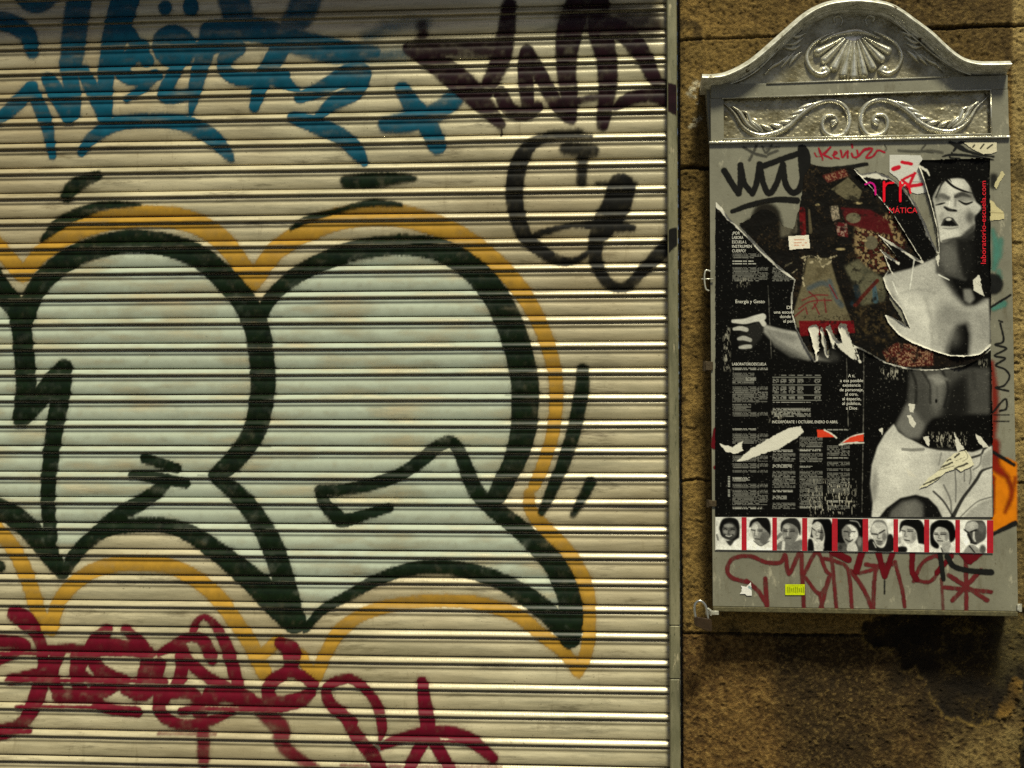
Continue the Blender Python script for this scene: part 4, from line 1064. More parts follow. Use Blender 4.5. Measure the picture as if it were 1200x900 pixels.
for q in ([(940, 352), (955, 346), (970, 346)], [(948, 342), (958, 352), (952, 362)], [(936, 362), (948, 354), (962, 352), (974, 352)], [(944, 360), (946, 368)], [(954, 356), (960, 368)], [(966, 350), (968, 366)], [(972, 334), (981, 350)], [(930, 372), (942, 362)]):
    put(old, gz * qs(q, 1.8), S(128, 40, 44), 0.9)
put(old, gz * (nC > 0.62) * qp([(940, 370), (1000, 368), (1000, 380), (940, 382)], blur=1), S(30, 24, 14), 0.8)
for q in ([(940, 302), (952, 300), (964, 304), (980, 300)], [(944, 300), (941, 320), (942, 336)], [(958, 300), (964, 312), (974, 306)], [(950, 308), (956, 306)], [(920, 312), (928, 308)], [(928, 320), (934, 316)]):
    put(old, qs(q, 1.5, rough=1.0) * (nC > 0.4), S(206, 192, 156), 0.9)
g2 = qp([(990, 312), (1006, 304), (1022, 318), (1040, 330), (1036, 352), (1010, 358), (1002, 340)], blur=1.4)
put(old, g2, S(112, 108, 84)); put(old, g2 * np.clip((nB - 0.5) * 5, 0, 1), S(70, 70, 54), 0.8)
put(old, qs([(1024, 332), (1026, 352)], [4, 7]), S(70, 100, 112), 0.9); put(old, qs([(1003, 336), (1006, 350), (1000, 356)], 7, soft=1.5), S(26, 42, 52), 0.9)
put(old, qs([(1002, 358), (1014, 344), (1028, 329)], 4.5), S(92, 26, 18), 0.95)
put(old, qp([(1000, 366), (1014, 356), (1040, 372), (1056, 392), (1040, 402), (1006, 396)], blur=2) * np.clip((nA - 0.45) * 4, 0, 1), S(82, 68, 42), 0.8)
st = qp([(1034, 412), (1050, 402), (1070, 404), (1094, 412), (1094, 428), (1060, 430), (1040, 424)], blur=0.8)
put(old, st, S(92, 34, 26)); put(old, st * (nC > 0.56), S(178, 140, 108), 0.75); put(old, qp([(1094, 410), (1160, 405), (1150, 424), (1094, 430)], blur=1), S(26, 18, 12), 0.95)
put(old, qp([(936, 376), (1000, 376), (1002, 390), (938, 394)], blur=0.6), S(126, 12, 22)); put(old, qp([(936, 376), (1000, 376), (1002, 390), (938, 394)], blur=0.6) * qp([(960, 372), (985, 372), (985, 396), (960, 396)], blur=1) * (nA > 0.5), S(30, 12, 10), 0.8)
for (x, y, r) in ((958, 240, 2.5), (1005, 238, 5), (985, 292, 5), (1013, 282, 3)):
    put(old, QC.ell(x, y, r, 1.4, 0.5), S(200, 180, 130), 0.9)
put(old, np.clip((nC - 0.66) * 8, 0, 1) * (nB > 0.45), S(120, 98, 66), 0.25)
old *= 0.60 + 0.3 * (nC[..., None] - 0.5)
put(old, np.clip((fbm(QX / 7, QY / 7, 4, 97) - 0.56) * 8, 0, 1) * (1 - zone) * (1 - gz), (0.004, 0.003, 0.002), 0.85)
op = painted('torn_poster', old, old_a, QC, 840, 186, 1164, 436, 0.7, BY - 0.0011, m_old, None, 0.0010 * nB)
tag(op, 'ragged black and burgundy remains of older posters showing through the torn poster', 'poster')

# soft black blotch left of the older layer
bl = bdraw([([(898, 254), (900, 262)], 32, 4, 0.97), ([(905, 276), (925, 284)], [18, 24], 4, 0.97), ([(880, 262), (884, 268)], 12, 4, 0.8)])
board_coat('graffiti_blot', bl, spray('soft_black_spray', (0.010, 0.008, 0.005), 0.45, 0.3), 8, 'soft black spray blot at the left of the torn poster remains')

# ---------------- white sheet with a red N and small stickers
def sticker(name, label, cat, poly, fn, y, step=0.6, rough=0.0):
    p = np.asarray(poly, float)
    img = np.zeros((QC2.H, QC2.W, 3), np.float32); fn(img)
    o = painted(name, img, QC2.poly(poly, rough=rough, scale=3), QC2, p[:, 0].min() - 2, p[:, 1].min() - 2, p[:, 0].max() + 2, p[:, 1].max() + 2, step, y, m_print, None, None)
    return tag(o, label, cat, 'paper scraps stuck on the board' if name == 'paper_scrap' else None)
QC2 = Canvas(836, 162, 1196, 716, 3.0)
def q2(pts, w_, soft=0.5, rough=0.0):
    return QC2.stroke(QC2.zero(), pts, w_, soft, 1.0, rough)
def f_n(img):
    img[:] = S(196, 194, 186)
    for q, w_ in (([(1047, 198), (1053, 196)], 5.5), ([(1057, 190), (1068, 192)], 4), ([(1057, 211), (1073, 203)], 3), ([(1072, 203), (1063, 222)], 3.5), ([(1062, 219), (1080, 216)], 4), ([(1057, 211), (1064, 216)], 3)):
        put(img, q2(q, w_, 0.5, 0.3), S(186, 24, 44))
    for x in np.arange(1070, 1080, 2.2): put(img, q2([(x, 213), (x + 1, 213.3)], 0.9), S(40, 36, 34), 0.8)
sticker('paper_flyer', 'white paper flyer with a red hand-drawn N, under the torn poster', 'flyer', [(1042, 181), (1079, 181.5), (1086, 196), (1092, 224), (1075, 228), (1064, 224), (1050, 208), (1042, 202)], f_n, BY - 0.0009)
def f_w(img):
    img[:] = S(222, 214, 196)
    for yy in (281, 284.5, 287.5):
        for x in np.arange(928 + (yy > 284) * 3, 944, 3.1):
            if math.sin(x * 7 + yy) > -0.5: put(img, q2([(x, yy), (x + 1.8, yy - 0.2)], 1.1), S(190, 110, 70), 0.9)
sticker('paper_label', 'small white paper label with faint orange print on the black poster remains', 'label', [(923.5, 276.5), (948.3, 275), (949.5, 291), (925, 293)], f_w, BY - 0.0030)
def f_l(img):
    img[:] = S(188, 200, 18)
    for x in np.arange(923, 942, 2.3):
        hh = 2 + 2 * abs(math.sin(x * 1.7)); put(img, q2([(x, 692 - hh), (x + 0.4, 692 + hh * 0.7)], 1.0), S(60, 84, 20), 0.85)
    for x in np.arange(924, 940, 2.2): put(img, q2([(x, 686.5), (x + 1.2, 686.5)], 0.6), S(110, 130, 30), 0.8)
sticker('price_sticker', 'small lime yellow sticker on the burgundy tag at the foot of the board', 'sticker', [(919.8, 684.3), (943, 684.6), (943.2, 698), (920.2, 697.4)], f_l, BY - 0.0016)
def f_t(img):
    img[:] = S(218, 216, 210); put(img, q2([(878, 688), (881, 690)], 3), S(90, 130, 130), 0.8)
sticker('paper_scrap', 'tiny torn white paper scrap near the lower left corner of the board', 'paper scrap', [(880, 681.5), (882, 698), (876, 699), (872, 696), (866.5, 697), (869, 690), (867, 686), (875, 687)], f_t, BY - 0.0016, 0.5, 0.8)
def f_y(img):
    img[:] = S(196, 184, 140); put(img, q2([(1160, 249), (1180, 250)], 0.8), S(110, 96, 60), 0.8)
sticker('paper_scrap', 'pale yellow torn scrap right of the poster, level with the mouth', 'paper scrap', [(1159, 234), (1165, 236), (1168, 242), (1176, 247), (1177.5, 257), (1159, 259)], f_y, BY - 0.0010, 0.6, 0.8)
def f_y2(img): img[:] = S(190, 180, 140)
sticker('paper_scrap', 'narrow pale torn scrap right of the poster, level with the forehead', 'paper scrap', [(1174, 199), (1178, 204), (1172, 214), (1168, 222), (1164, 219), (1169, 208)], f_y2, BY - 0.0010, 0.6, 0.8)
def f_y3(img):
    img[:] = S(206, 198, 170)
    for q in ([(1142, 170), (1140, 172.5)], [(1153, 169), (1149, 174)], [(1163, 169.5), (1157, 174)]): put(img, q2(q, 1.8), S(14, 13, 10))
sticker('paper_scrap', 'cream paper scrap with black dashes in the top right corner of the board', 'paper scrap', [(1128, 166.5), (1168, 166.5), (1168.5, 178), (1162, 180), (1152, 181), (1140, 175)], f_y3, BY - 0.0012, 0.6, 0.6)

# ---------------- the big theatre-school poster
img = np.zeros((QC.H, QC.W, 3), np.float32)
BLK = np.array((0.0030, 0.0028, 0.0024))
tone = np.zeros((QC.H, QC.W), np.float32)          # grey photo printed on black
def tput(mask, v, k=1.0):
    wn = bbox(mask)
    if wn is None: return
    m_ = np.clip(mask[wn] * k, 0, 1); tone[wn] = tone[wn] * (1 - m_) + v * m_
HD = (1070, 180, 6.43); CH = (1000, 330, 4.5); SH = (1010, 480, 6.667); AR = (820, 330, 4.5); TP = (1000, 150, 4.5)
# chest and shoulders
tput(qp([(120, 790), (205, 765), (300, 742), (440, 682), (500, 700), (560, 800), (620, 900), (715, 900), (715, 1250), (100, 1250)], TP, 1.2), 0.50)
tput(qp([(150, 60), (330, 40), (440, 120), (430, 300), (380, 370), (300, 330), (220, 180)], CH, 5), 0.66, 0.8)
tput(qp([(430, -120), (520, -110), (600, -40), (680, 20), (700, 90), (640, 130), (590, 130), (540, 80), (480, 0)], CH, 3), 0.045)
tput(qp([(500, -60), (560, -60), (640, 0), (690, 40), (680, 90), (640, 120), (595, 118), (560, 70), (530, 10)], CH, 1.6), 0.004, 0.9)
tput(qp([(580, 40), (620, 40), (640, 90), (615, 120), (585, 100)], CH, 1.5), 0.30)
tput(qp([(600, 150), (700, 130), (722, 180), (722, 340), (640, 370), (600, 300)], CH, 3), 0.42)
tput(qp([(540, 215), (605, 205), (622, 280), (615, 400), (480, 400), (485, 340), (510, 270)], CH, 2.6), 0.06, 0.8); tput(qp([(548, 235), (592, 225), (608, 280), (602, 400), (505, 400), (510, 340), (528, 280)], CH, 1.3), 0.002)
tput(qp([(460, 130), (540, 150), (620, 160), (600, 210), (500, 220)], CH, 4), 0.30, 0.8)
tput(qp([(160, 60), (215, 60), (260, 160), (300, 230), (250, 220), (190, 130)], CH, 3), 0.2, 0.7)
tput(qp([(430, 120), (540, 110), (560, 330), (470, 350), (430, 240)], CH, 6), 0.30, 0.6); tput(qs([(250, 60), (340, 40), (430, 60)], 12, CH, 2), 0.40, 0.6); tput(qs([(380, 90), (410, 200), (420, 330)], 18, CH, 3), 0.40, 0.6)
# neck
tput(qp([(200, 650), (300, 640), (400, 640), (440, 700), (440, 860), (400, 960), (170, 900), (180, 760)], HD, 1.5), 0.13)
tput(qp([(215, 680), (290, 690), (330, 760), (330, 900), (250, 900), (200, 800)], HD, 2.2), 0.22, 0.8)
tput(qp([(330, 640), (470, 600), (470, 960), (380, 940), (340, 760)], HD, 2.0), 0.02, 0.9)
# face
face = [(188, 250), (235, 208), (300, 188), (380, 192), (425, 232), (448, 300), (470, 360), (512, 402), (495, 440), (462, 478), (467, 540), (448, 592), (390, 628), (300, 640), (250, 662), (206, 662), (192, 570), (172, 470), (160, 390), (150, 335)]
tput(qp(face, HD, 0.9, curve=True), 0.56)
tput(qp([(250, 225), (330, 205), (400, 240), (330, 300), (270, 300)], HD, 2), 0.70, 0.8)
tput(qp([(200, 560), (330, 570), (350, 610), (240, 650), (205, 650)], HD, 1.6), 0.66, 0.7)
tput(qp([(330, 430), (420, 400), (440, 440), (420, 540), (370, 600), (340, 520)], HD, 2), 0.46, 0.7)
tput(qp([(412, 425), (475, 462), (440, 545), (392, 500)], HD, 2.4), 0.14, 0.85); tput(qp([(380, 600), (470, 520), (460, 650), (320, 665)], HD, 1.6), 0.06, 0.9)
tput(qs([(170, 330), (215, 318), (262, 335)], [14, 30, 34], HD, 2), 0.16, 0.9); tput(qs([(172, 388), (205, 380), (238, 372)], [8, 15, 8], HD, 0.7), 0.02)
tput(qs([(318, 325), (370, 306), (432, 325)], [26, 34, 16], HD, 1.4), 0.08, 0.95); tput(qs([(345, 355), (395, 380), (445, 366)], [10, 18, 12], HD, 0.8), 0.02)
tput(qs([(362, 350), (400, 358), (430, 350)], 12, HD, 1.0), 0.40, 0.8)
tput(qs([(300, 320), (292, 370), (288, 400)], [14, 18, 26], HD, 1.2), 0.64, 0.7); tput(qs([(238, 405), (275, 424), (325, 432)], [18, 24, 16], HD, 0.9), 0.05, 0.95); tput(qs([(320, 350), (318, 395)], 14, HD, 1.5), 0.25, 0.7)
tput(qp([(206, 545), (228, 492), (262, 476), (300, 484), (345, 545), (290, 550)], HD, 0.6), 0.10); tput(qp([(222, 540), (240, 505), (290, 500), (330, 542), (280, 546)], HD, 0.4), 0.012); tput(QC.ell(1070 + 268 / 6.43, 180 + 496 / 6.43, 3.2, 1.7, 0.5), 0.6)
tput(qs([(225, 562), (280, 566), (340, 556)], [8, 16, 8], HD, 0.8), 0.30, 0.8)
tput(qs([(240, 190), (300, 245), (370, 278), (455, 302)], [22, 18, 16, 10], HD, 0.7), 0.015); tput(QC.ell(1087, 273.5, 2.4, 4, 0.7), 0.35)
tput(qp([(150, 335), (165, 300), (215, 240), (200, 330), (180, 400)], HD, 1.6), 0.30, 0.7); tput(qp([(170, 300), (240, 300), (265, 340), (230, 365), (175, 360)], HD, 1.5), 0.20, 0.6)
tput(qp([(310, 300), (440, 300), (450, 350), (330, 350)], HD, 1.5), 0.14, 0.55); tput(qp([(205, 440), (235, 440), (225, 500), (200, 520)], HD, 1.2), 0.34, 0.6)
tput(qp([(425, 240), (450, 300), (470, 360), (440, 360), (420, 300)], HD, 1.2), 0.2, 0.7); tput(qs([(225, 660), (300, 642), (400, 628)], 18, HD, 1.2), 0.10, 0.8)
tput(qs([(250, 415), (262, 425)], 12, HD, 0.6), 0.01); tput(qs([(305, 425), (318, 428)], 12, HD, 0.6), 0.01); tput(qs([(276, 360), (270, 398)], 10, HD, 0.8), 0.8, 0.7)
tput(qs([(232, 205), (205, 250), (172, 330)], [20, 12, 8], HD, 0.9), 0.02, 0.9); tput(qs([(400, 192), (436, 250), (460, 330)], [22, 14, 8], HD, 0.9), 0.02, 0.9); tput(qs([(270, 188), (290, 215)], [14, 4], HD, 0.7), 0.03, 0.9)
# arm and hand
tput(qp([(332, 225), (420, 252), (520, 268), (580, 330), (640, 400), (700, 420), (560, 410), (470, 370), (400, 330), (335, 265)], AR, 1.6), 0.42); tput(qp([(340, 232), (430, 262), (520, 290), (480, 320), (400, 290)], AR, 1.8), 0.32, 0.8)
tput(qp([(600, 380), (700, 360), (745, 400), (720, 425), (640, 420)], AR, 3), 0.10, 0.8)
tput(qp([(345, 235), (400, 300), (480, 350), (560, 390), (600, 420), (480, 400), (390, 340)], AR, 1.6), 0.22, 0.7); tput(qs([(345, 238), (430, 258), (515, 275)], 16, AR, 1.4), 0.48, 0.7)
tput(qp([(240, 200), (335, 180), (340, 235), (325, 300), (270, 360), (215, 360), (200, 300)], AR, 1.4), 0.05)
for q, w_, v in (([(176, 209), (235, 210), (290, 196), (332, 186)], [18, 28, 34, 36], 0.56), ([(182, 250), (215, 246), (246, 254)], [16, 24, 22], 0.50), ([(205, 302), (232, 298), (266, 308)], [16, 24, 20], 0.44), ([(212, 347), (238, 344), (266, 342)], [14, 22, 20], 0.48), ([(308, 190), (326, 206), (338, 224)], 26, 0.56)):
    tput(qs(q, w_, AR, 0.8), v)
for q in ([(180, 226), (240, 230), (290, 218)], [(190, 270), (245, 276)], [(205, 322), (262, 326)]):
    tput(qs(q, 9, AR, 0.7), 0.02, 0.85)
# lower torso
tput(qp([(1000, 404), (1020, 414), (1040, 425), (1070, 432), (1100, 432), (1130, 427), (1166, 404), (1166, 470), (1000, 470)], blur=0.3), 0.006)
tput(qp([(296, 460), (720, 455), (720, 700), (600, 700), (420, 720), (300, 840), (215, 770), (285, 640)], CH, 2), 0.13)
tput(qp([(390, 490), (450, 480), (490, 520), (480, 640), (430, 700), (410, 600)], CH, 4), 0.26, 0.8); tput(qp([(400, 500), (450, 495), (500, 530), (440, 545)], CH, 1.8), 0.38, 0.7)
tput(qp([(225, 760), (285, 640), (330, 690), (380, 760), (350, 830), (280, 820)], CH, 2.5), 0.27, 0.9); tput(qp([(500, 560), (600, 470), (610, 700), (440, 790), (470, 690)], CH, 4), 0.012, 0.85); tput(qs([(630, 470), (640, 560)], 30, CH, 3), 0.10, 0.8)
for q, w_, v in (([(305, 470), (330, 540), (330, 640)], 14, 0.02), ([(360, 470), (400, 540), (405, 640)], 12, 0.03), ([(470, 470), (500, 560), (480, 660)], 14, 0.02), ([(400, 505), (450, 498), (490, 515)], 16, 0.30), ([(340, 570), (390, 590)], 12, 0.12), ([(440, 560), (446, 660)], 14, 0.16)):
    tput(qs(q, w_, CH, 1.8), v, 0.7)
tput(QC.ell(1097, 470, 1.4, 2.4, 0.7), 0.008)
# shorts
sh = [(248, 112), (180, 190), (122, 290), (78, 430), (66, 580), (86, 720), (76, 830), (90, 880), (1020, 880), (1020, 268), (940, 308), (870, 332), (700, 326), (600, 320), (500, 296), (420, 252), (340, 216), (282, 172)]
tput(qp(sh, SH, 0.8), 0.60); tput(qp([(100, 420), (130, 560), (110, 700), (85, 740), (68, 580)], SH, 2), 0.32, 0.8); tput(qp([(200, 260), (420, 300), (430, 520), (250, 640), (180, 480)], SH, 4), 0.68, 0.8)
tput(qp([(540, 330), (700, 340), (860, 360), (880, 560), (760, 760), (640, 720), (600, 560)], SH, 4), 0.46, 0.85)
for q, w_, v in (([(320, 310), (400, 315), (480, 310)], 24, 0.3), ([(560, 640), (640, 720), (720, 850)], 16, 0.08), ([(640, 590), (690, 700), (700, 800)], 14, 0.25), ([(728, 480), (735, 600), (732, 720)], 10, 0.2), ([(800, 470), (800, 560)], 10, 0.22), ([(842, 420), (852, 520), (840, 580)], 10, 0.2), ([(620, 340), (600, 430)], 14, 0.34),
                 ([(1015, 272), (955, 308), (930, 350), (860, 375)], 18, 0.04), ([(935, 350), (920, 430), (870, 470)], 12, 0.25), ([(1015, 450), (940, 478), (900, 540), (850, 610), (790, 690), (740, 780), (700, 860)], [14, 22, 26, 24, 26, 30, 40], 0.02), ([(760, 850), (830, 780), (910, 715), (1015, 682)], 10, 0.22)):
    tput(qs(q, w_, SH, 0.9), v, 0.9)
tput(qp([(960, 340), (1015, 300), (1015, 440), (940, 465), (930, 400)], SH, 1.4), 0.34, 0.8); tput(qp([(770, 870), (840, 790), (920, 730), (1020, 690), (1020, 880)], SH, 1.2), 0.42, 0.9)
tput(qp([(105, 880), (190, 770), (300, 690), (420, 664), (520, 690), (590, 760), (650, 880)], SH, 0.7), 0.015); tput(qp([(200, 880), (230, 790), (310, 720), (420, 700), (480, 740), (480, 880)], SH, 2.2), 0.20); tput(qp([(300, 860), (330, 740), (420, 715), (450, 860)], SH, 3), 0.28, 0.7)
figure = np.clip(box_blur((tone > 0.022).astype(np.float32), 2), 0, 1)
tone = 1.06 * np.clip(tone, 0, 1) ** 1.5 * (0.84 + 0.32 * nC) * (0.80 + 0.42 * fbm(QX / 14, QY / 14, 4, 121))
img[:] = BLK
img += tone[..., None] * np.array((1.05, 1.02, 0.90))
# small print: columns of tiny grey lines
def textblock(x0, y0, x1, y1, v=0.16, pitch=1.55):
    wn = QC.win(x0, y0, x1, y1); qx, qy = QX[wn], QY[wn]
    row = np.floor((qy - y0) / pitch)
    ln = ((qy - y0) % pitch < pitch * 0.55)
    wd = vnoise(qx / 0.9, row * 3.7, 61)
    end = x1 - (x1 - x0) * 0.25 * (vnoise(qx * 0, row * 1.9, 63) > 0.72)
    m_ = ((qx > x0) & (qx < end) & (qy > y0) & (qy < y1) & ln & (wd > 0.34)).astype(np.float32)[..., None]
    img[wn] = img[wn] * (1 - m_) + np.array((v, v * 0.98, v * 0.85), np.float32) * m_
for bk in ((858, 297, 892, 303), (858, 305.5, 883, 307.2, 0.5), (858, 308.5, 886, 310.3, 0.4), (858, 313, 899.5, 330), (905, 313, 932, 330), (858, 431, 900, 434.3, 0.35), (858, 437, 884, 450), (858, 453, 900, 472), (858, 473.5, 880, 482), (858, 483, 900, 488), (874, 442, 886, 446, 0.3), (858, 502, 886, 504, 0.5),
           (905, 471, 950, 472.6, 0.4), (905, 478, 950, 489, 0.3), (858, 508, 900, 520), (858, 534, 900, 541), (858, 543, 900, 549), (858, 551, 900, 554), (858, 559, 879, 564, 0.4), (858, 567, 900, 572), (858, 574, 900, 592), (858, 594, 893, 597, 0.35),
           (905, 527, 929, 529.5, 0.4), (905, 531, 932, 541), (905, 544, 928, 548, 0.4), (905, 552, 932, 572), (905, 574, 929, 577, 0.4), (905, 581, 922, 585, 0.35), (905, 589, 932, 597), (937, 512, 964, 524), (937, 526, 962, 528.5, 0.4), (937, 531, 964, 542), (937, 546, 952, 548, 0.4), (937, 552, 964, 592), (937, 593, 962, 595.5, 0.35),
           (969, 503, 994, 505, 0.4), (969, 522, 996, 534), (969, 536, 994, 538, 0.4), (969, 541, 996, 546), (969, 549, 996, 552), (969, 554, 996, 578), (969, 586, 990, 589, 0.35), (969, 592, 996, 597)):
    textblock(*bk)
for yy in (442.3, 451.3, 463, 469.3):
    put(img, ((np.abs(QY - yy) < 0.35) & (QX > 905) & (QX < 963)).astype(np.float32), (0.2, 0.2, 0.17))
for i, xx in enumerate((909, 918, 928, 938, 948, 958)):
    for (ya, yb) in ((439.5, 441), (444, 449), (453, 461), (464.5, 468)):
        if (i == 4 and ya > 440) or (i == 0 and ya < 440): continue
        textblock(xx - 3.5, ya, xx + 3.5, yb, 0.26, 1.5)
def vtextblock(x0, y0, x1, y1):
    m_ = ((QX > x0) & (QX < x1) & (QY > y0) & (QY < y1) & (vnoise(QY / 0.8, QX * 0, 71) > 0.4)).astype(np.float32); put(img, m_, (0.3, 0.3, 0.26))
vtextblock(853, 558, 855.5, 582)
# scuffs and scratches where the ink has gone
for (x0, y0, x1, y1, dens) in ((846, 382, 857, 436, 0.66), (945, 560, 1005, 606, 0.70), (1085, 505, 1135, 525, 0.66), (862, 324, 880, 338, 0.66), (1030, 430, 1060, 446, 0.66), (900, 480, 918, 496, 0.66), (1145, 420, 1158, 432, 0.62)):
    zn = np.clip(np.minimum(np.minimum(QX - x0, x1 - QX), np.minimum(QY - y0, y1 - QY)) / 6, 0, 1)
    sc_ = fbm(QX / 1.2, QY / 4.5, 3, 81); put(img, zn * np.clip((sc_ - dens + 0.04) * 20, 0, 1), S(210, 204, 184), 0.5)
for q, w_ in (([(1012, 380), (1012, 470), (1010, 600)], 0.5), ([(900, 335), (904, 420)], 0.4), ([(992, 420), (994, 500)], 0.5)):
    put(img, qs(q, w_, soft=0.5, rough=0.4), (0.2, 0.19, 0.16), 0.6)
put(img, np.clip((nC - 0.80) * 12, 0, 1), (0.2, 0.19, 0.16), 0.4)
# creases that catch as pale lines on the photo
for q in ([(1072, 300), (1066, 340)], [(1100, 322), (1112, 328)], [(1046, 330), (1052, 345)]):
    put(img, qs(q, 1.2, soft=0.5, rough=0.3), (0.75, 0.74, 0.66), 0.8)
WHT = S(206, 202, 188)
# where the top layer of paper has come off
bare = [[(843, 520), (858, 524), (871, 517), (869, 522), (871, 528), (862, 532), (850, 529)], [(863, 541), (880, 526), (905, 512), (925, 501), (938, 500), (942, 506), (935, 512), (915, 525), (890, 533), (870, 541)],
        [(1140, 328), (1148, 322), (1150, 335), (1153, 347), (1147, 344), (1141, 340)], [(1065, 473), (1072, 474), (1070, 484), (1066, 482)], [(1063, 487), (1067, 486), (1073, 496), (1071, 502), (1066, 496)], [(1082, 512), (1089, 511), (1089, 523), (1085, 520)],
        [(1118, 506), (1122, 514), (1130, 526), (1122, 530), (1120, 520)], [(1143, 509), (1148, 511), (1160, 525), (1152, 524), (1146, 518)], [(1060, 548), (1068, 552), (1074, 560), (1066, 558)], [(1096, 300), (1101, 298), (1100, 314)], [(1030, 503), (1034, 502), (1034, 510)]]
for q in bare:
    put(img, QC.spoly(q, 0.3, rough=1.2, scale=3), WHT)
put(img, qp([(957.5, 503.5), (966, 504), (973, 508), (978, 512), (958, 512.5)], blur=0.3), S(206, 62, 36)); put(img, qp([(986, 519), (996, 512), (1004, 509), (1012, 508), (1012, 517)], blur=0.3), S(206, 62, 36))
put(img, qs([(966, 504), (974, 508), (980, 513)], 1.6, rough=0.4), WHT); put(img, qs([(984, 521), (998, 519), (1012, 519)], 1.8, rough=0.4), WHT); put(img, qs([(985, 520), (997, 512), (1012, 508)], 0.9, rough=0.3), WHT)
# torn outline: three pieces of the sheet
lower = [(838.5, 236), (846, 243), (854, 255), (866, 266), (880, 278), (893, 292), (905, 305), (918, 316), (932, 327), (929, 345), (928.5, 365), (934, 385), (941, 400), (948, 412), (955, 423), (959, 416), (962, 398), (963, 384), (968, 402), (969, 418), (973, 415), (972, 396), (974, 386), (980, 398), (977, 408), (984, 400), (990, 412), (1000, 421), (1003, 418), (1008, 424),
         (1000, 404), (1010, 408), (1020, 414), (1040, 425), (1070, 432.5), (1100, 432.5), (1130, 428), (1148, 420), (1161, 408), (1164.5, 606), (838, 606)]
teeth = [(948, 392), (956, 423), (961, 400), (962, 386)]
upper = [(1080, 187.5), (1160, 185.5), (1161.5, 406), (1148, 416), (1128, 418.5), (1110, 417), (1088, 410), (1068, 402), (1052, 392), (1040, 378), (1036, 368), (1046, 372), (1058, 378), (1066, 385), (1056, 362), (1046, 350), (1038, 338), (1034, 326), (1040, 317), (1046, 321), (1060, 312), (1080, 307), (1098, 299), (1100, 296), (1097, 268), (1090, 240), (1082, 212), (1075, 194)]
orn = [(998, 198), (1010, 203), (1026, 201), (1041, 206), (1056, 218), (1072, 237), (1084, 262), (1092, 282), (1100, 297), (1082, 309), (1062, 313), (1046, 322), (1040, 312), (1036, 300), (1028, 292), (1038, 296), (1053, 307), (1048, 298), (1036, 284), (1026, 273), (1040, 281), (1056, 291), (1072, 301), (1080, 306), (1066, 284), (1046, 252), (1022, 222)]
pa = np.maximum(np.maximum(QC.poly(lower, rough=0.5, scale=3, seed=2), QC.poly(upper, rough=0.5, scale=3, seed=5)), QC.poly(orn, rough=0.5, scale=3, seed=8))
# white torn edges
def edge_line(pts, w_, rough=0.6):
    put(img, qs(pts, w_, soft=0.45, rough=rough), WHT)
edge_line([(838, 236), (846, 244), (854, 256)], [9, 8, 5]); edge_line([(854, 256), (866, 267), (880, 280), (893, 294), (905, 306), (918, 317), (932, 328)], [4, 3.4, 4.5, 5, 4, 4, 2.5]); edge_line([(932, 328), (929, 345), (928.5, 365), (934, 385), (941, 400), (948, 412), (955, 423)], [1.6, 2.6, 2.2, 1.6, 1.8, 2.5])
edge_line([(1000, 404), (1020, 414), (1040, 425), (1070, 432), (1100, 432), (1130, 427), (1160, 409)], [2.6, 2.0, 2.2, 2.6, 2.6, 2.2, 2.6]); edge_line([(1161, 406), (1148, 416), (1128, 418), (1110, 416.5), (1088, 409), (1068, 400), (1052, 391), (1040, 378), (1036, 368)], [6, 3.5, 2.6, 2.6, 3, 4, 4.5, 4, 3])
edge_line([(1036, 368), (1046, 372), (1058, 378), (1066, 385)], [5, 6, 4, 2]); edge_line([(1066, 385), (1056, 362), (1046, 350), (1038, 338), (1034, 326), (1040, 317)], [2, 3.4, 3, 5, 5, 4]); edge_line([(1100, 296), (1097, 268), (1090, 240), (1082, 212), (1076, 194)], [2.6, 3, 3.2, 3, 3]); edge_line([(1076, 194), (1086, 200), (1089, 206)], [2.5, 2.5, 1])
edge_line([(1002, 203), (1020, 204), (1038, 208)], [9, 8, 5], 1.2); edge_line([(1038, 206), (1056, 219), (1072, 239), (1084, 264), (1092, 283), (1099, 296)], [2, 2.6, 3.5, 3.6, 3.4, 2]); edge_line([(999, 199), (1022, 223), (1046, 253), (1066, 285), (1080, 306)], [6, 3, 2.4, 2.6, 2.6]); edge_line([(1026, 273), (1040, 282), (1056, 292), (1072, 302), (1081, 307)], [2, 4, 3, 4.5, 3]); edge_line([(1028, 292), (1038, 297), (1053, 308)], [3, 6, 3], 1.0); edge_line([(1028, 278), (1040, 290), (1052, 307)], [2, 4, 2]); edge_line([(1034, 300), (1040, 312), (1046, 321)], [5, 4, 2], 1.0)
for q in ([(950, 388), (956, 421)], [(958, 386), (958, 418)], [(962, 388), (969, 417)], [(966, 392), (971, 416)], [(973, 388), (978, 406)], [(976, 396), (1000, 420)], [(984, 386), (1002, 420)], [(990, 386), (998, 418)], [(994, 392), (1007, 422)]):
    edge_line(q, [7, 6, 1.5], 1.0)
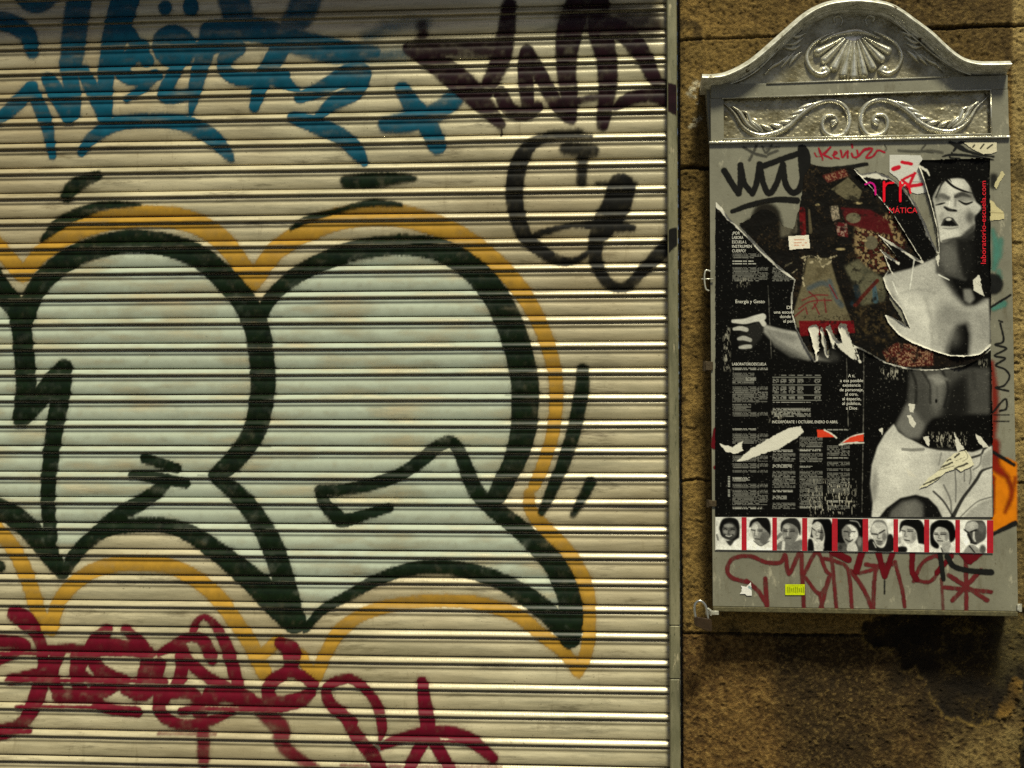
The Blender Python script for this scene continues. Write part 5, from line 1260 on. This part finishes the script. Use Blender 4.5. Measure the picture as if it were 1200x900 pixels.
# the teeth are bare paper standing free of the sheet
tp = QC.zero()
for q, w_ in (([(952, 386), (957, 422)], [9, 9, 2]), ([(956, 384), (958, 410)], [6, 4]), ([(962, 386), (970, 418)], [4, 10, 2]), ([(971, 385), (977, 408)], [7, 5, 1]), ([(976, 396), (984, 404), (1000, 420)], [3, 6, 3]), ([(987, 384), (994, 404), (1003, 420)], [11, 10, 3]), ([(994, 396), (1008, 424)], [3, 4, 1.5])):
    tp = np.maximum(tp, qs(q, w_, soft=0.5, rough=0.9))
put(img, tp, WHT); pa = np.maximum(pa, (tp > 0.5).astype(np.float32))
inside = box_blur(pa, 5, 2)
lift = 0.0075 * (np.clip(1 - inside, 0, 0.55) / 0.55) ** 1.5 * np.clip(fbm(QX / 22, QY / 22, 2, 93) * 2.4 - 0.7, 0, 1) * np.clip((604 - QY) / 12, 0, 1) * np.clip((QX - 840) / 6, 0, 1) + 0.0012 * (fbm(QX / 30, QY / 30, 3, 91) - 0.3)
lift = np.clip(lift, 0, 0.008).astype(np.float32)
poster = thing('theatre_poster', 'large torn black poster with a bare-chested figure and columns of small print', 'poster', tuple(at(1000, 648, BY - 0.002)))
PYP = BY - 0.0022
fg = ((figure > 0.5) & (QX > 1018)).astype(np.float32)
painted('printed_sheet', img, pa * (1 - fg), QC, 837, 184, 1166, 607, 0.6, PYP, m_print, poster, lift, 0.35)
painted('figure_photo', img, pa * np.clip(box_blur(fg, 2) * 3, 0, 1), QC, 1016, 184, 1166, 607, 0.6, PYP - 0.00015, m_print, poster, lift, 0.5)

# ---- lettering of the poster
def text_fit(body, x0, x1, yb, cap, mat, parent=poster, y=PYP - 0.0016):
    me = LETTERS[body]
    n = len(me.vertices); co = np.zeros(n * 3); me.vertices.foreach_get('co', co); co = co.reshape(-1, 3)
    u = (co[:, 0] - co[:, 0].min()) / max(np.ptp(co[:, 0]), 1e-6) * (x1 - x0)
    P = at(x0 + u, yb - co[:, 1] / 0.69 * cap, y)
    me.vertices.foreach_set('co', np.ascontiguousarray(P, np.float32).ravel()); me.update(); me.materials.clear()
    return link('lettering', me, mat, parent)
m_ink = plain('white_ink', (0.62, 0.60, 0.52), 0.5, var=0.2, scale=500); m_redink = plain('red_ink', S(216, 16, 36), 0.45, var=0.15, scale=300)
L = 0.0008
for i, s_ in enumerate(['LABORA', 'ESCUELA L', 'INSTRUMEN', 'CUERPO?']):
    text_fit(s_, 858, 858 + [13, 17, 23, 16][i], 280 + i * 5.2, 3.4, m_ink)
text_fit('¿POR', 858, 867, 274.8, 3.4, m_ink)
text_fit('Energía y Gesto', 862, 896, 355.2, 4.0, m_ink)
for s_, x0, x1, yb in (('Di', 922, 927.5, 362), ('una escuel', 907, 930, 367.4), ('donde s', 914, 930, 372.6), ('el pens', 918, 931.5, 378)):
    text_fit(s_, x0, x1, yb, 3.6, m_ink)
text_fit('LABORATORIOESCUELA', 858, 898, 428.2, 3.2, m_ink)
text_fit('INCORPÓRATE 1 OCTUBRE, ENERO O ABRIL', 905, 982, 496, 3.2, m_ink)
for s_, xw, yb in (('A ti,', 8, 442), ('a esa posible', 27, 447.7), ('existencia', 21, 453), ('de personaje,', 28, 458.4), ('al otro,', 15, 463.6), ('al espacio,', 22, 469), ('al público,', 22, 474.4), ('a Dios', 13, 480)):
    text_fit(s_, 998 - xw / 2, 998 + xw / 2, yb, 3.6, m_ink)
def vtext(body, xb, y0, y1, cap, mat, y=PYP - 0.0016):
    me = LETTERS[body]; n = len(me.vertices); co = np.zeros(n * 3); me.vertices.foreach_get('co', co); co = co.reshape(-1, 3)
    u = (co[:, 0] - co[:, 0].min()) / np.ptp(co[:, 0]) * (y0 - y1); v = co[:, 1] / 0.69 * cap
    P = at(xb - v, y0 - u, y); me.vertices.foreach_set('co', np.ascontiguousarray(P, np.float32).ravel()); me.update(); me.materials.clear()
    return link('lettering', me, mat, poster)
vtext('laboratorio-escuela.com', 1155.2, 309, 212, 5.8, m_redink)
text_fit('MÁTICA', 1042, 1075, 249.6, 6.4, m_redink)
# remains of the big red headline
hl = QC.zero()
for q, w_ in (([(1014, 216), (1020, 214), (1025, 218), (1026, 228)], 2.6), ([(1036, 213), (1036, 236)], 3), ([(1036, 220), (1040, 215), (1047, 214)], 2.8), ([(1055, 213), (1055, 236)], 3), ([(1055, 221), (1060, 215), (1065, 218), (1067, 226)], 2.8)):
    hl = np.maximum(hl, qs(q, w_, soft=0.5))
hi = np.zeros((QC.H, QC.W, 3), np.float32); hi[:] = S(222, 20, 40); put(hi, np.clip((1034 - QX) / 10, 0, 1), S(196, 24, 130))
painted('headline', hi, hl, QC, 1008, 205, 1075, 245, 0.5, PYP - 0.0022, m_print, poster, None, 0.45)

# ---- the strip of nine portraits
m_photo = printed('photo_print', 0.45, 0.05, 0.0002)
m_redbar = plain('red_print', S(160, 10, 28), 0.45, var=0.15, scale=200)
PORTRAITS = [  # frame, origin of the coordinates, background, list of shapes
    (839, 869, (5, 45), 0.62, [('p', [(30, 130), (45, 80), (80, 50), (160, 50), (195, 90), (200, 170), (190, 225), (150, 240), (60, 210), (35, 160)], 0.012), ('e', 118, 160, 52, 62, 0.15), ('e', 84, 150, 22, 32, 0.30), ('e', 110, 115, 36, 15, 0.30), ('e', 140, 170, 20, 28, 0.2),
        ('s', [(68, 144), (82, 140), (97, 146)], 10, 0.015), ('s', [(128, 148), (142, 143), (157, 147)], 10, 0.015), ('s', [(62, 130), (98, 132)], 6, 0.03), ('s', [(126, 133), (160, 132)], 6, 0.03), ('s', [(110, 150), (104, 178), (118, 183)], 6, 0.06), ('s', [(78, 190), (112, 210), (142, 190)], 16, 0.02), ('s', [(86, 195), (112, 203), (134, 194)], 7, 0.6),
        ('p', [(5, 312), (8, 258), (60, 212), (80, 242), (120, 278), (160, 236), (217, 214), (217, 312)], 0.72), ('p', [(84, 238), (152, 236), (122, 280)], 0.06), ('s', [(12, 190), (22, 230)], 16, 0.25)]),
    (875, 905, (255, 50), 0.70, [('p', [(272, 135), (285, 80), (330, 52), (420, 50), (452, 110), (448, 215), (420, 180), (380, 130), (340, 85), (300, 122)], 0.012), ('p', [(288, 130), (310, 95), (345, 85), (378, 120), (424, 165), (442, 205), (420, 255), (380, 276), (335, 258), (308, 215)], 0.30), ('p', [(293, 135), (320, 100), (345, 120), (350, 185), (318, 212)], 0.52),
        ('p', [(380, 170), (430, 170), (440, 215), (400, 265), (362, 240)], 0.17), ('s', [(293, 150), (318, 154)], 10, 0.015), ('s', [(345, 158), (382, 160)], 10, 0.015), ('s', [(342, 145), (385, 148)], 6, 0.03), ('s', [(326, 150), (318, 196), (336, 201)], 6, 0.07), ('s', [(324, 223), (362, 227)], 9, 0.05),
        ('p', [(255, 312), (255, 250), (308, 228), (350, 272), (420, 268), (450, 218), (472, 216), (472, 312)], 0.78), ('s', [(312, 240), (370, 280), (440, 242)], 8, 0.05)]),
    (910.5, 940, (500, 50), 0.60, [('s', [(500, 215), (530, 185)], 30, 0.22), ('p', [(528, 155), (535, 90), (580, 55), (660, 53), (698, 110), (692, 195), (665, 130), (600, 95), (560, 110), (545, 165)], 0.03), ('p', [(540, 140), (570, 100), (620, 100), (667, 130), (677, 190), (650, 240), (600, 268), (560, 235), (545, 190)], 0.22), ('e', 580, 122, 28, 18, 0.45),
        ('s', [(592, 150), (590, 192)], 13, 0.48), ('e', 565, 190, 14, 18, 0.34), ('s', [(556, 155), (586, 160)], 11, 0.02), ('s', [(614, 158), (646, 156)], 11, 0.02), ('s', [(552, 140), (588, 144)], 6, 0.04), ('s', [(612, 142), (648, 140)], 6, 0.04), ('s', [(574, 216), (616, 216)], 10, 0.06),
        ('p', [(500, 312), (505, 262), (560, 232), (600, 268), (650, 242), (712, 230), (712, 312)], 0.20), ('s', [(556, 250), (552, 308)], 24, 0.62)]),
    (946, 975, (745, 50), 0.66, [('p', [(798, 58), (880, 52), (952, 80), (962, 318), (880, 318), (892, 200), (870, 110), (830, 78), (785, 105)], 0.006), ('p', [(768, 205), (788, 115), (800, 205)], 0.02), ('p', [(745, 318), (752, 225), (790, 230), (802, 318)], 0.01), ('p', [(788, 112), (830, 80), (865, 100), (882, 160), (880, 222), (850, 252), (818, 240), (788, 180)], 0.50),
        ('p', [(862, 100), (888, 180), (872, 235), (848, 210), (858, 150)], 0.12), ('s', [(783, 128), (812, 150)], 9, 0.015), ('s', [(838, 160), (872, 165)], 11, 0.015), ('s', [(836, 146), (874, 150)], 6, 0.03), ('s', [(826, 150), (818, 186), (836, 192)], 6, 0.08), ('s', [(826, 216), (856, 216)], 9, 0.06), ('p', [(818, 250), (872, 252), (882, 300), (818, 306)], 0.52)]),
    (981.5, 1011, (1005, 55), 0.10, [('p', [(1005, 60), (1215, 60), (1215, 200), (1005, 250)], 0.010), ('s', [(1110, 70), (1170, 80), (1195, 120)], 7, 0.30), ('p', [(1042, 145), (1080, 105), (1120, 105), (1162, 130), (1178, 190), (1150, 250), (1110, 300), (1070, 250), (1045, 195)], 0.24), ('p', [(1085, 110), (1120, 105), (1166, 150), (1172, 205), (1130, 252), (1108, 200), (1122, 150)], 0.66),
        ('s', [(1058, 158), (1090, 162)], 11, 0.02), ('s', [(1124, 160), (1152, 160)], 10, 0.04), ('s', [(1102, 160), (1098, 196), (1114, 200)], 7, 0.07), ('s', [(1072, 224), (1105, 242), (1132, 226)], 11, 0.03), ('p', [(1090, 262), (1142, 242), (1172, 320), (1088, 320)], 0.55), ('e', 1188, 240, 18, 40, 0.22), ('e', 1030, 290, 16, 20, 0.05)]),
    (1017.5, 1047, (122, 60), 0.66, [('p', [(142, 130), (178, 70), (250, 72), (280, 125), (282, 215), (150, 180)], 0.22), ('p', [(145, 135), (175, 92), (235, 88), (276, 130), (272, 222), (240, 278), (200, 272), (162, 220)], 0.48), ('e', 195, 120, 40, 26, 0.56), ('e', 255, 205, 18, 40, 0.24), ('s', [(150, 182), (196, 184)], 13, 0.015), ('s', [(214, 176), (258, 150)], 13, 0.015),
        ('s', [(206, 182), (200, 216), (222, 220)], 7, 0.08), ('s', [(188, 238), (238, 242)], 10, 0.04), ('e', 216, 258, 28, 16, 0.18), ('p', [(122, 322), (124, 235), (162, 225), (190, 274), (230, 294), (262, 272), (290, 185), (328, 200), (328, 322)], 0.02), ('s', [(164, 250), (186, 292)], 7, 0.55)]),
    (1052.5, 1083, (375, 65), 0.70, [('p', [(382, 180), (390, 100), (430, 66), (540, 64), (582, 110), (588, 200), (594, 265), (545, 275), (525, 200), (510, 150), (470, 125), (420, 120), (402, 155)], 0.010), ('p', [(400, 142), (430, 120), (490, 135), (522, 170), (522, 222), (480, 268), (440, 256), (414, 215)], 0.46), ('e', 500, 200, 20, 40, 0.28), ('s', [(406, 156), (428, 161)], 10, 0.02), ('s', [(454, 162), (492, 161)], 11, 0.02), ('s', [(450, 147), (496, 147)], 7, 0.03),
        ('s', [(434, 160), (428, 202), (446, 206)], 6, 0.10), ('s', [(428, 233), (466, 239)], 11, 0.05), ('p', [(438, 330), (450, 270), (500, 262), (588, 272), (588, 332)], 0.70), ('p', [(375, 332), (375, 290), (442, 290), (442, 332)], 0.015), ('e', 386, 240, 14, 28, 0.40)]),
    (1089, 1119.5, (625, 70), 0.68, [('p', [(628, 180), (638, 110), (700, 70), (780, 72), (828, 120), (834, 222), (792, 256), (780, 200), (760, 150), (700, 130), (665, 170), (665, 225), (705, 275), (690, 308), (638, 275)], 0.007), ('p', [(663, 182), (690, 140), (740, 135), (777, 165), (782, 222), (750, 268), (715, 278), (680, 242)], 0.44), ('e', 765, 205, 16, 36, 0.28), ('s', [(670, 188), (696, 191)], 11, 0.02), ('s', [(718, 188), (756, 188)], 11, 0.02), ('s', [(716, 174), (758, 174)], 6, 0.04), ('s', [(668, 176), (696, 177)], 6, 0.04),
        ('s', [(706, 195), (700, 219), (718, 223)], 6, 0.10), ('s', [(692, 241), (732, 244)], 10, 0.06), ('p', [(728, 272), (790, 242), (802, 335), (728, 335)], 0.38), ('p', [(785, 336), (800, 290), (838, 280), (838, 336)], 0.66), ('s', [(720, 300), (735, 336)], 9, 0.02)]),
    (1125, 1156.5, (877, 72), 0.72, [('p', [(913, 135), (935, 85), (990, 70), (1060, 78), (1084, 140), (1078, 215), (1050, 245), (1000, 272), (960, 252), (940, 200)], 0.10), ('p', [(918, 132), (940, 90), (1000, 84), (1024, 130), (970, 160), (930, 160)], 0.40), ('e', 1045, 130, 26, 40, 0.15), ('s', [(986, 165), (984, 215), (996, 242)], [12, 16, 12], 0.52), ('s', [(910, 150), (940, 173)], 13, 0.012), ('s', [(962, 167), (1002, 150)], 15, 0.015), ('s', [(942, 190), (965, 242)], 22, 0.025),
        ('s', [(962, 256), (1002, 264)], 15, 0.02), ('p', [(900, 338), (930, 290), (960, 270), (1010, 290), (1034, 338)], 0.34), ('s', [(950, 282), (992, 336)], 11, 0.015), ('e', 1055, 310, 26, 40, 0.12)])]
def strip_y(x): return 606 + (x - 838) * 4.0 / 325
for k, (x0, x1, og, bgv, shapes) in enumerate(PORTRAITS):
    pc = Canvas(0, 0, 30, 38, 6)
    im = np.full((pc.H, pc.W), bgv, np.float32) * (0.8 + 0.4 * fbm(pc.X / 5, pc.Y / 5, 3, 100 + k))
    def loc(p): return [((x - og[0]) / 7.0, (y - og[1]) / 7.0) for x, y in p]
    for sh_ in shapes:
        if sh_[0] == 'p': m_ = pc.spoly(loc(sh_[1]), 0.45, curve=True)
        elif sh_[0] == 's': m_ = pc.stroke(pc.zero(), loc(sh_[1]), np.asarray(sh_[2], float) / 7.0 if not np.isscalar(sh_[2]) else sh_[2] / 7.0, 0.4)
        else: m_ = pc.ell((sh_[1] - og[0]) / 7.0, (sh_[2] - og[1]) / 7.0, sh_[3] / 7.0, sh_[4] / 7.0, 0.55)
        im = im * (1 - m_) + sh_[-1] * m_
    soft_ = box_blur(im, 5)
    im = 0.62 * im + 0.38 * soft_
    im *= 0.72 + 0.56 * fbm(pc.X / 6 + 9 * k, pc.Y / 6, 3, 140 + k)
    im = np.clip(im, 0, 1) ** 1.3 * 1.15; im *= 0.75 + 0.5 * fbm(pc.X / 0.7, pc.Y / 0.7, 2, 7)
    nx, ny = 46, 56
    U, Vv = np.meshgrid(np.linspace(0, 30, nx), np.linspace(0, 38, ny))
    tv = pc.sample(im, U, Vv)
    PXp = x0 + U / 30 * (x1 - x0); PYp = strip_y(PXp) + Vv
    V3 = at(PXp, PYp, PYP - 0.0006)
    c4 = np.ones((nx * ny, 4)); c4[:, :3] = np.clip(tv.reshape(-1, 1) * np.array((1.04, 1.02, 0.93)), 0, 0.85)
    link('portrait', mesh_np('portrait', V3.reshape(-1, 3), grid_faces(ny, nx), c4), m_photo, poster)
    xb = x1; xe = PORTRAITS[k + 1][0] if k < 8 else 1164
    g = MB(); ys0 = strip_y(xb)
    f_ = [at(xb, ys0 - 0.3, PYP - 0.0004), at(xe, strip_y(xe) - 0.3, PYP - 0.0004), at(xe, strip_y(xe) + 38.2, PYP - 0.0004), at(xb, ys0 + 38.2, PYP - 0.0004)]
    g.add(f_, [(3, 2, 1, 0)]); g.build('red_bar', m_redbar, poster)
g = MB(); g.add([at(838, 605, PYP), at(1164, 609.5, PYP), at(1164, 648.6, PYP), at(838, 644.6, PYP)], [(3, 2, 1, 0)]); g.build('strip_paper', plain('strip_paper', (0.5, 0.48, 0.42), 0.5, var=0.1), poster)

# torn label stuck over the shorts
def f_lab(im):
    im[:] = S(212, 206, 176)
    for q in ([(1102, 548), (1116, 542)], [(1110, 540), (1114, 538)], [(1119, 536), (1124, 532)], [(1082, 568), (1102, 559)], [(1119, 549), (1134, 543)]):
        m_ = q2(q, 2.2, 0.4, 0.5); put(im, m_, S(20, 18, 16), 0.9)
    for q in ([(1100, 551), (1118, 546)], [(1120, 540), (1130, 536)]):
        put(im, q2(q, 0.8, 0.4, 0.4), S(80, 74, 60), 0.8)
    put(im, q2([(1121, 530), (1130, 528), (1134, 536), (1128, 541)], 0.7), S(60, 56, 44), 0.8)
QC2_save = QC2
sticker('paper_label', 'torn cream strip of printed label pasted slantwise over the white shorts', 'label', [(1076, 573), (1088, 560), (1099, 552), (1108, 540), (1118, 531), (1132, 527.5), (1138, 535), (1142, 545), (1126, 553), (1121, 549), (1108, 554), (1098, 563), (1086, 570)], f_lab, PYP - 0.0022, 0.55, 0.6)

# ================================================================== PADLOCK
m_lock = plain('dull_brass', S(58, 44, 28), 0.4, 0.4, 0.3, 90, bmp=0.0006)
m_shk = plain('bright_steel', S(190, 188, 178), 0.25, 0.9, 0.15, 90)
pl = thing('padlock', 'small brass padlock with steel shackle hanging at the lower left corner of the board', 'padlock', pt(824, 741, BY - 0.012))
g = MB(); yb0, yb1 = BY - 0.019, BY - 0.005
bodyp = [(813.2, 723.5), (816, 722.8), (832.5, 725.6), (834.2, 727.5), (834.6, 739), (833, 740.4), (829, 739.8), (815.5, 734), (813.8, 732.2)]
f_ = [tuple(at(x, y, yb0)) for x, y in bodyp]; k_ = [(p[0], yb1, p[2]) for p in f_]; n = len(f_)
g.add(f_ + k_, [tuple(range(n)), tuple(range(n, 2 * n))[::-1]] + [(i, n + i, n + (i + 1) % n, (i + 1) % n) for i in range(n)])
g.build('lock_body', m_lock, pl, bevel=0.0012)
g = MB(); yy = BY - 0.012
g.tube([pt(815.5, 725, yy), pt(814, 716, yy), pt(814.3, 709, yy), pt(817.5, 704.8, yy), pt(822, 704.6, yy), pt(826, 708.5, yy), pt(828, 714, yy), pt(830, 726, yy)], 0.0026, 10); g.build('shackle', m_shk, pl, smooth_=True)
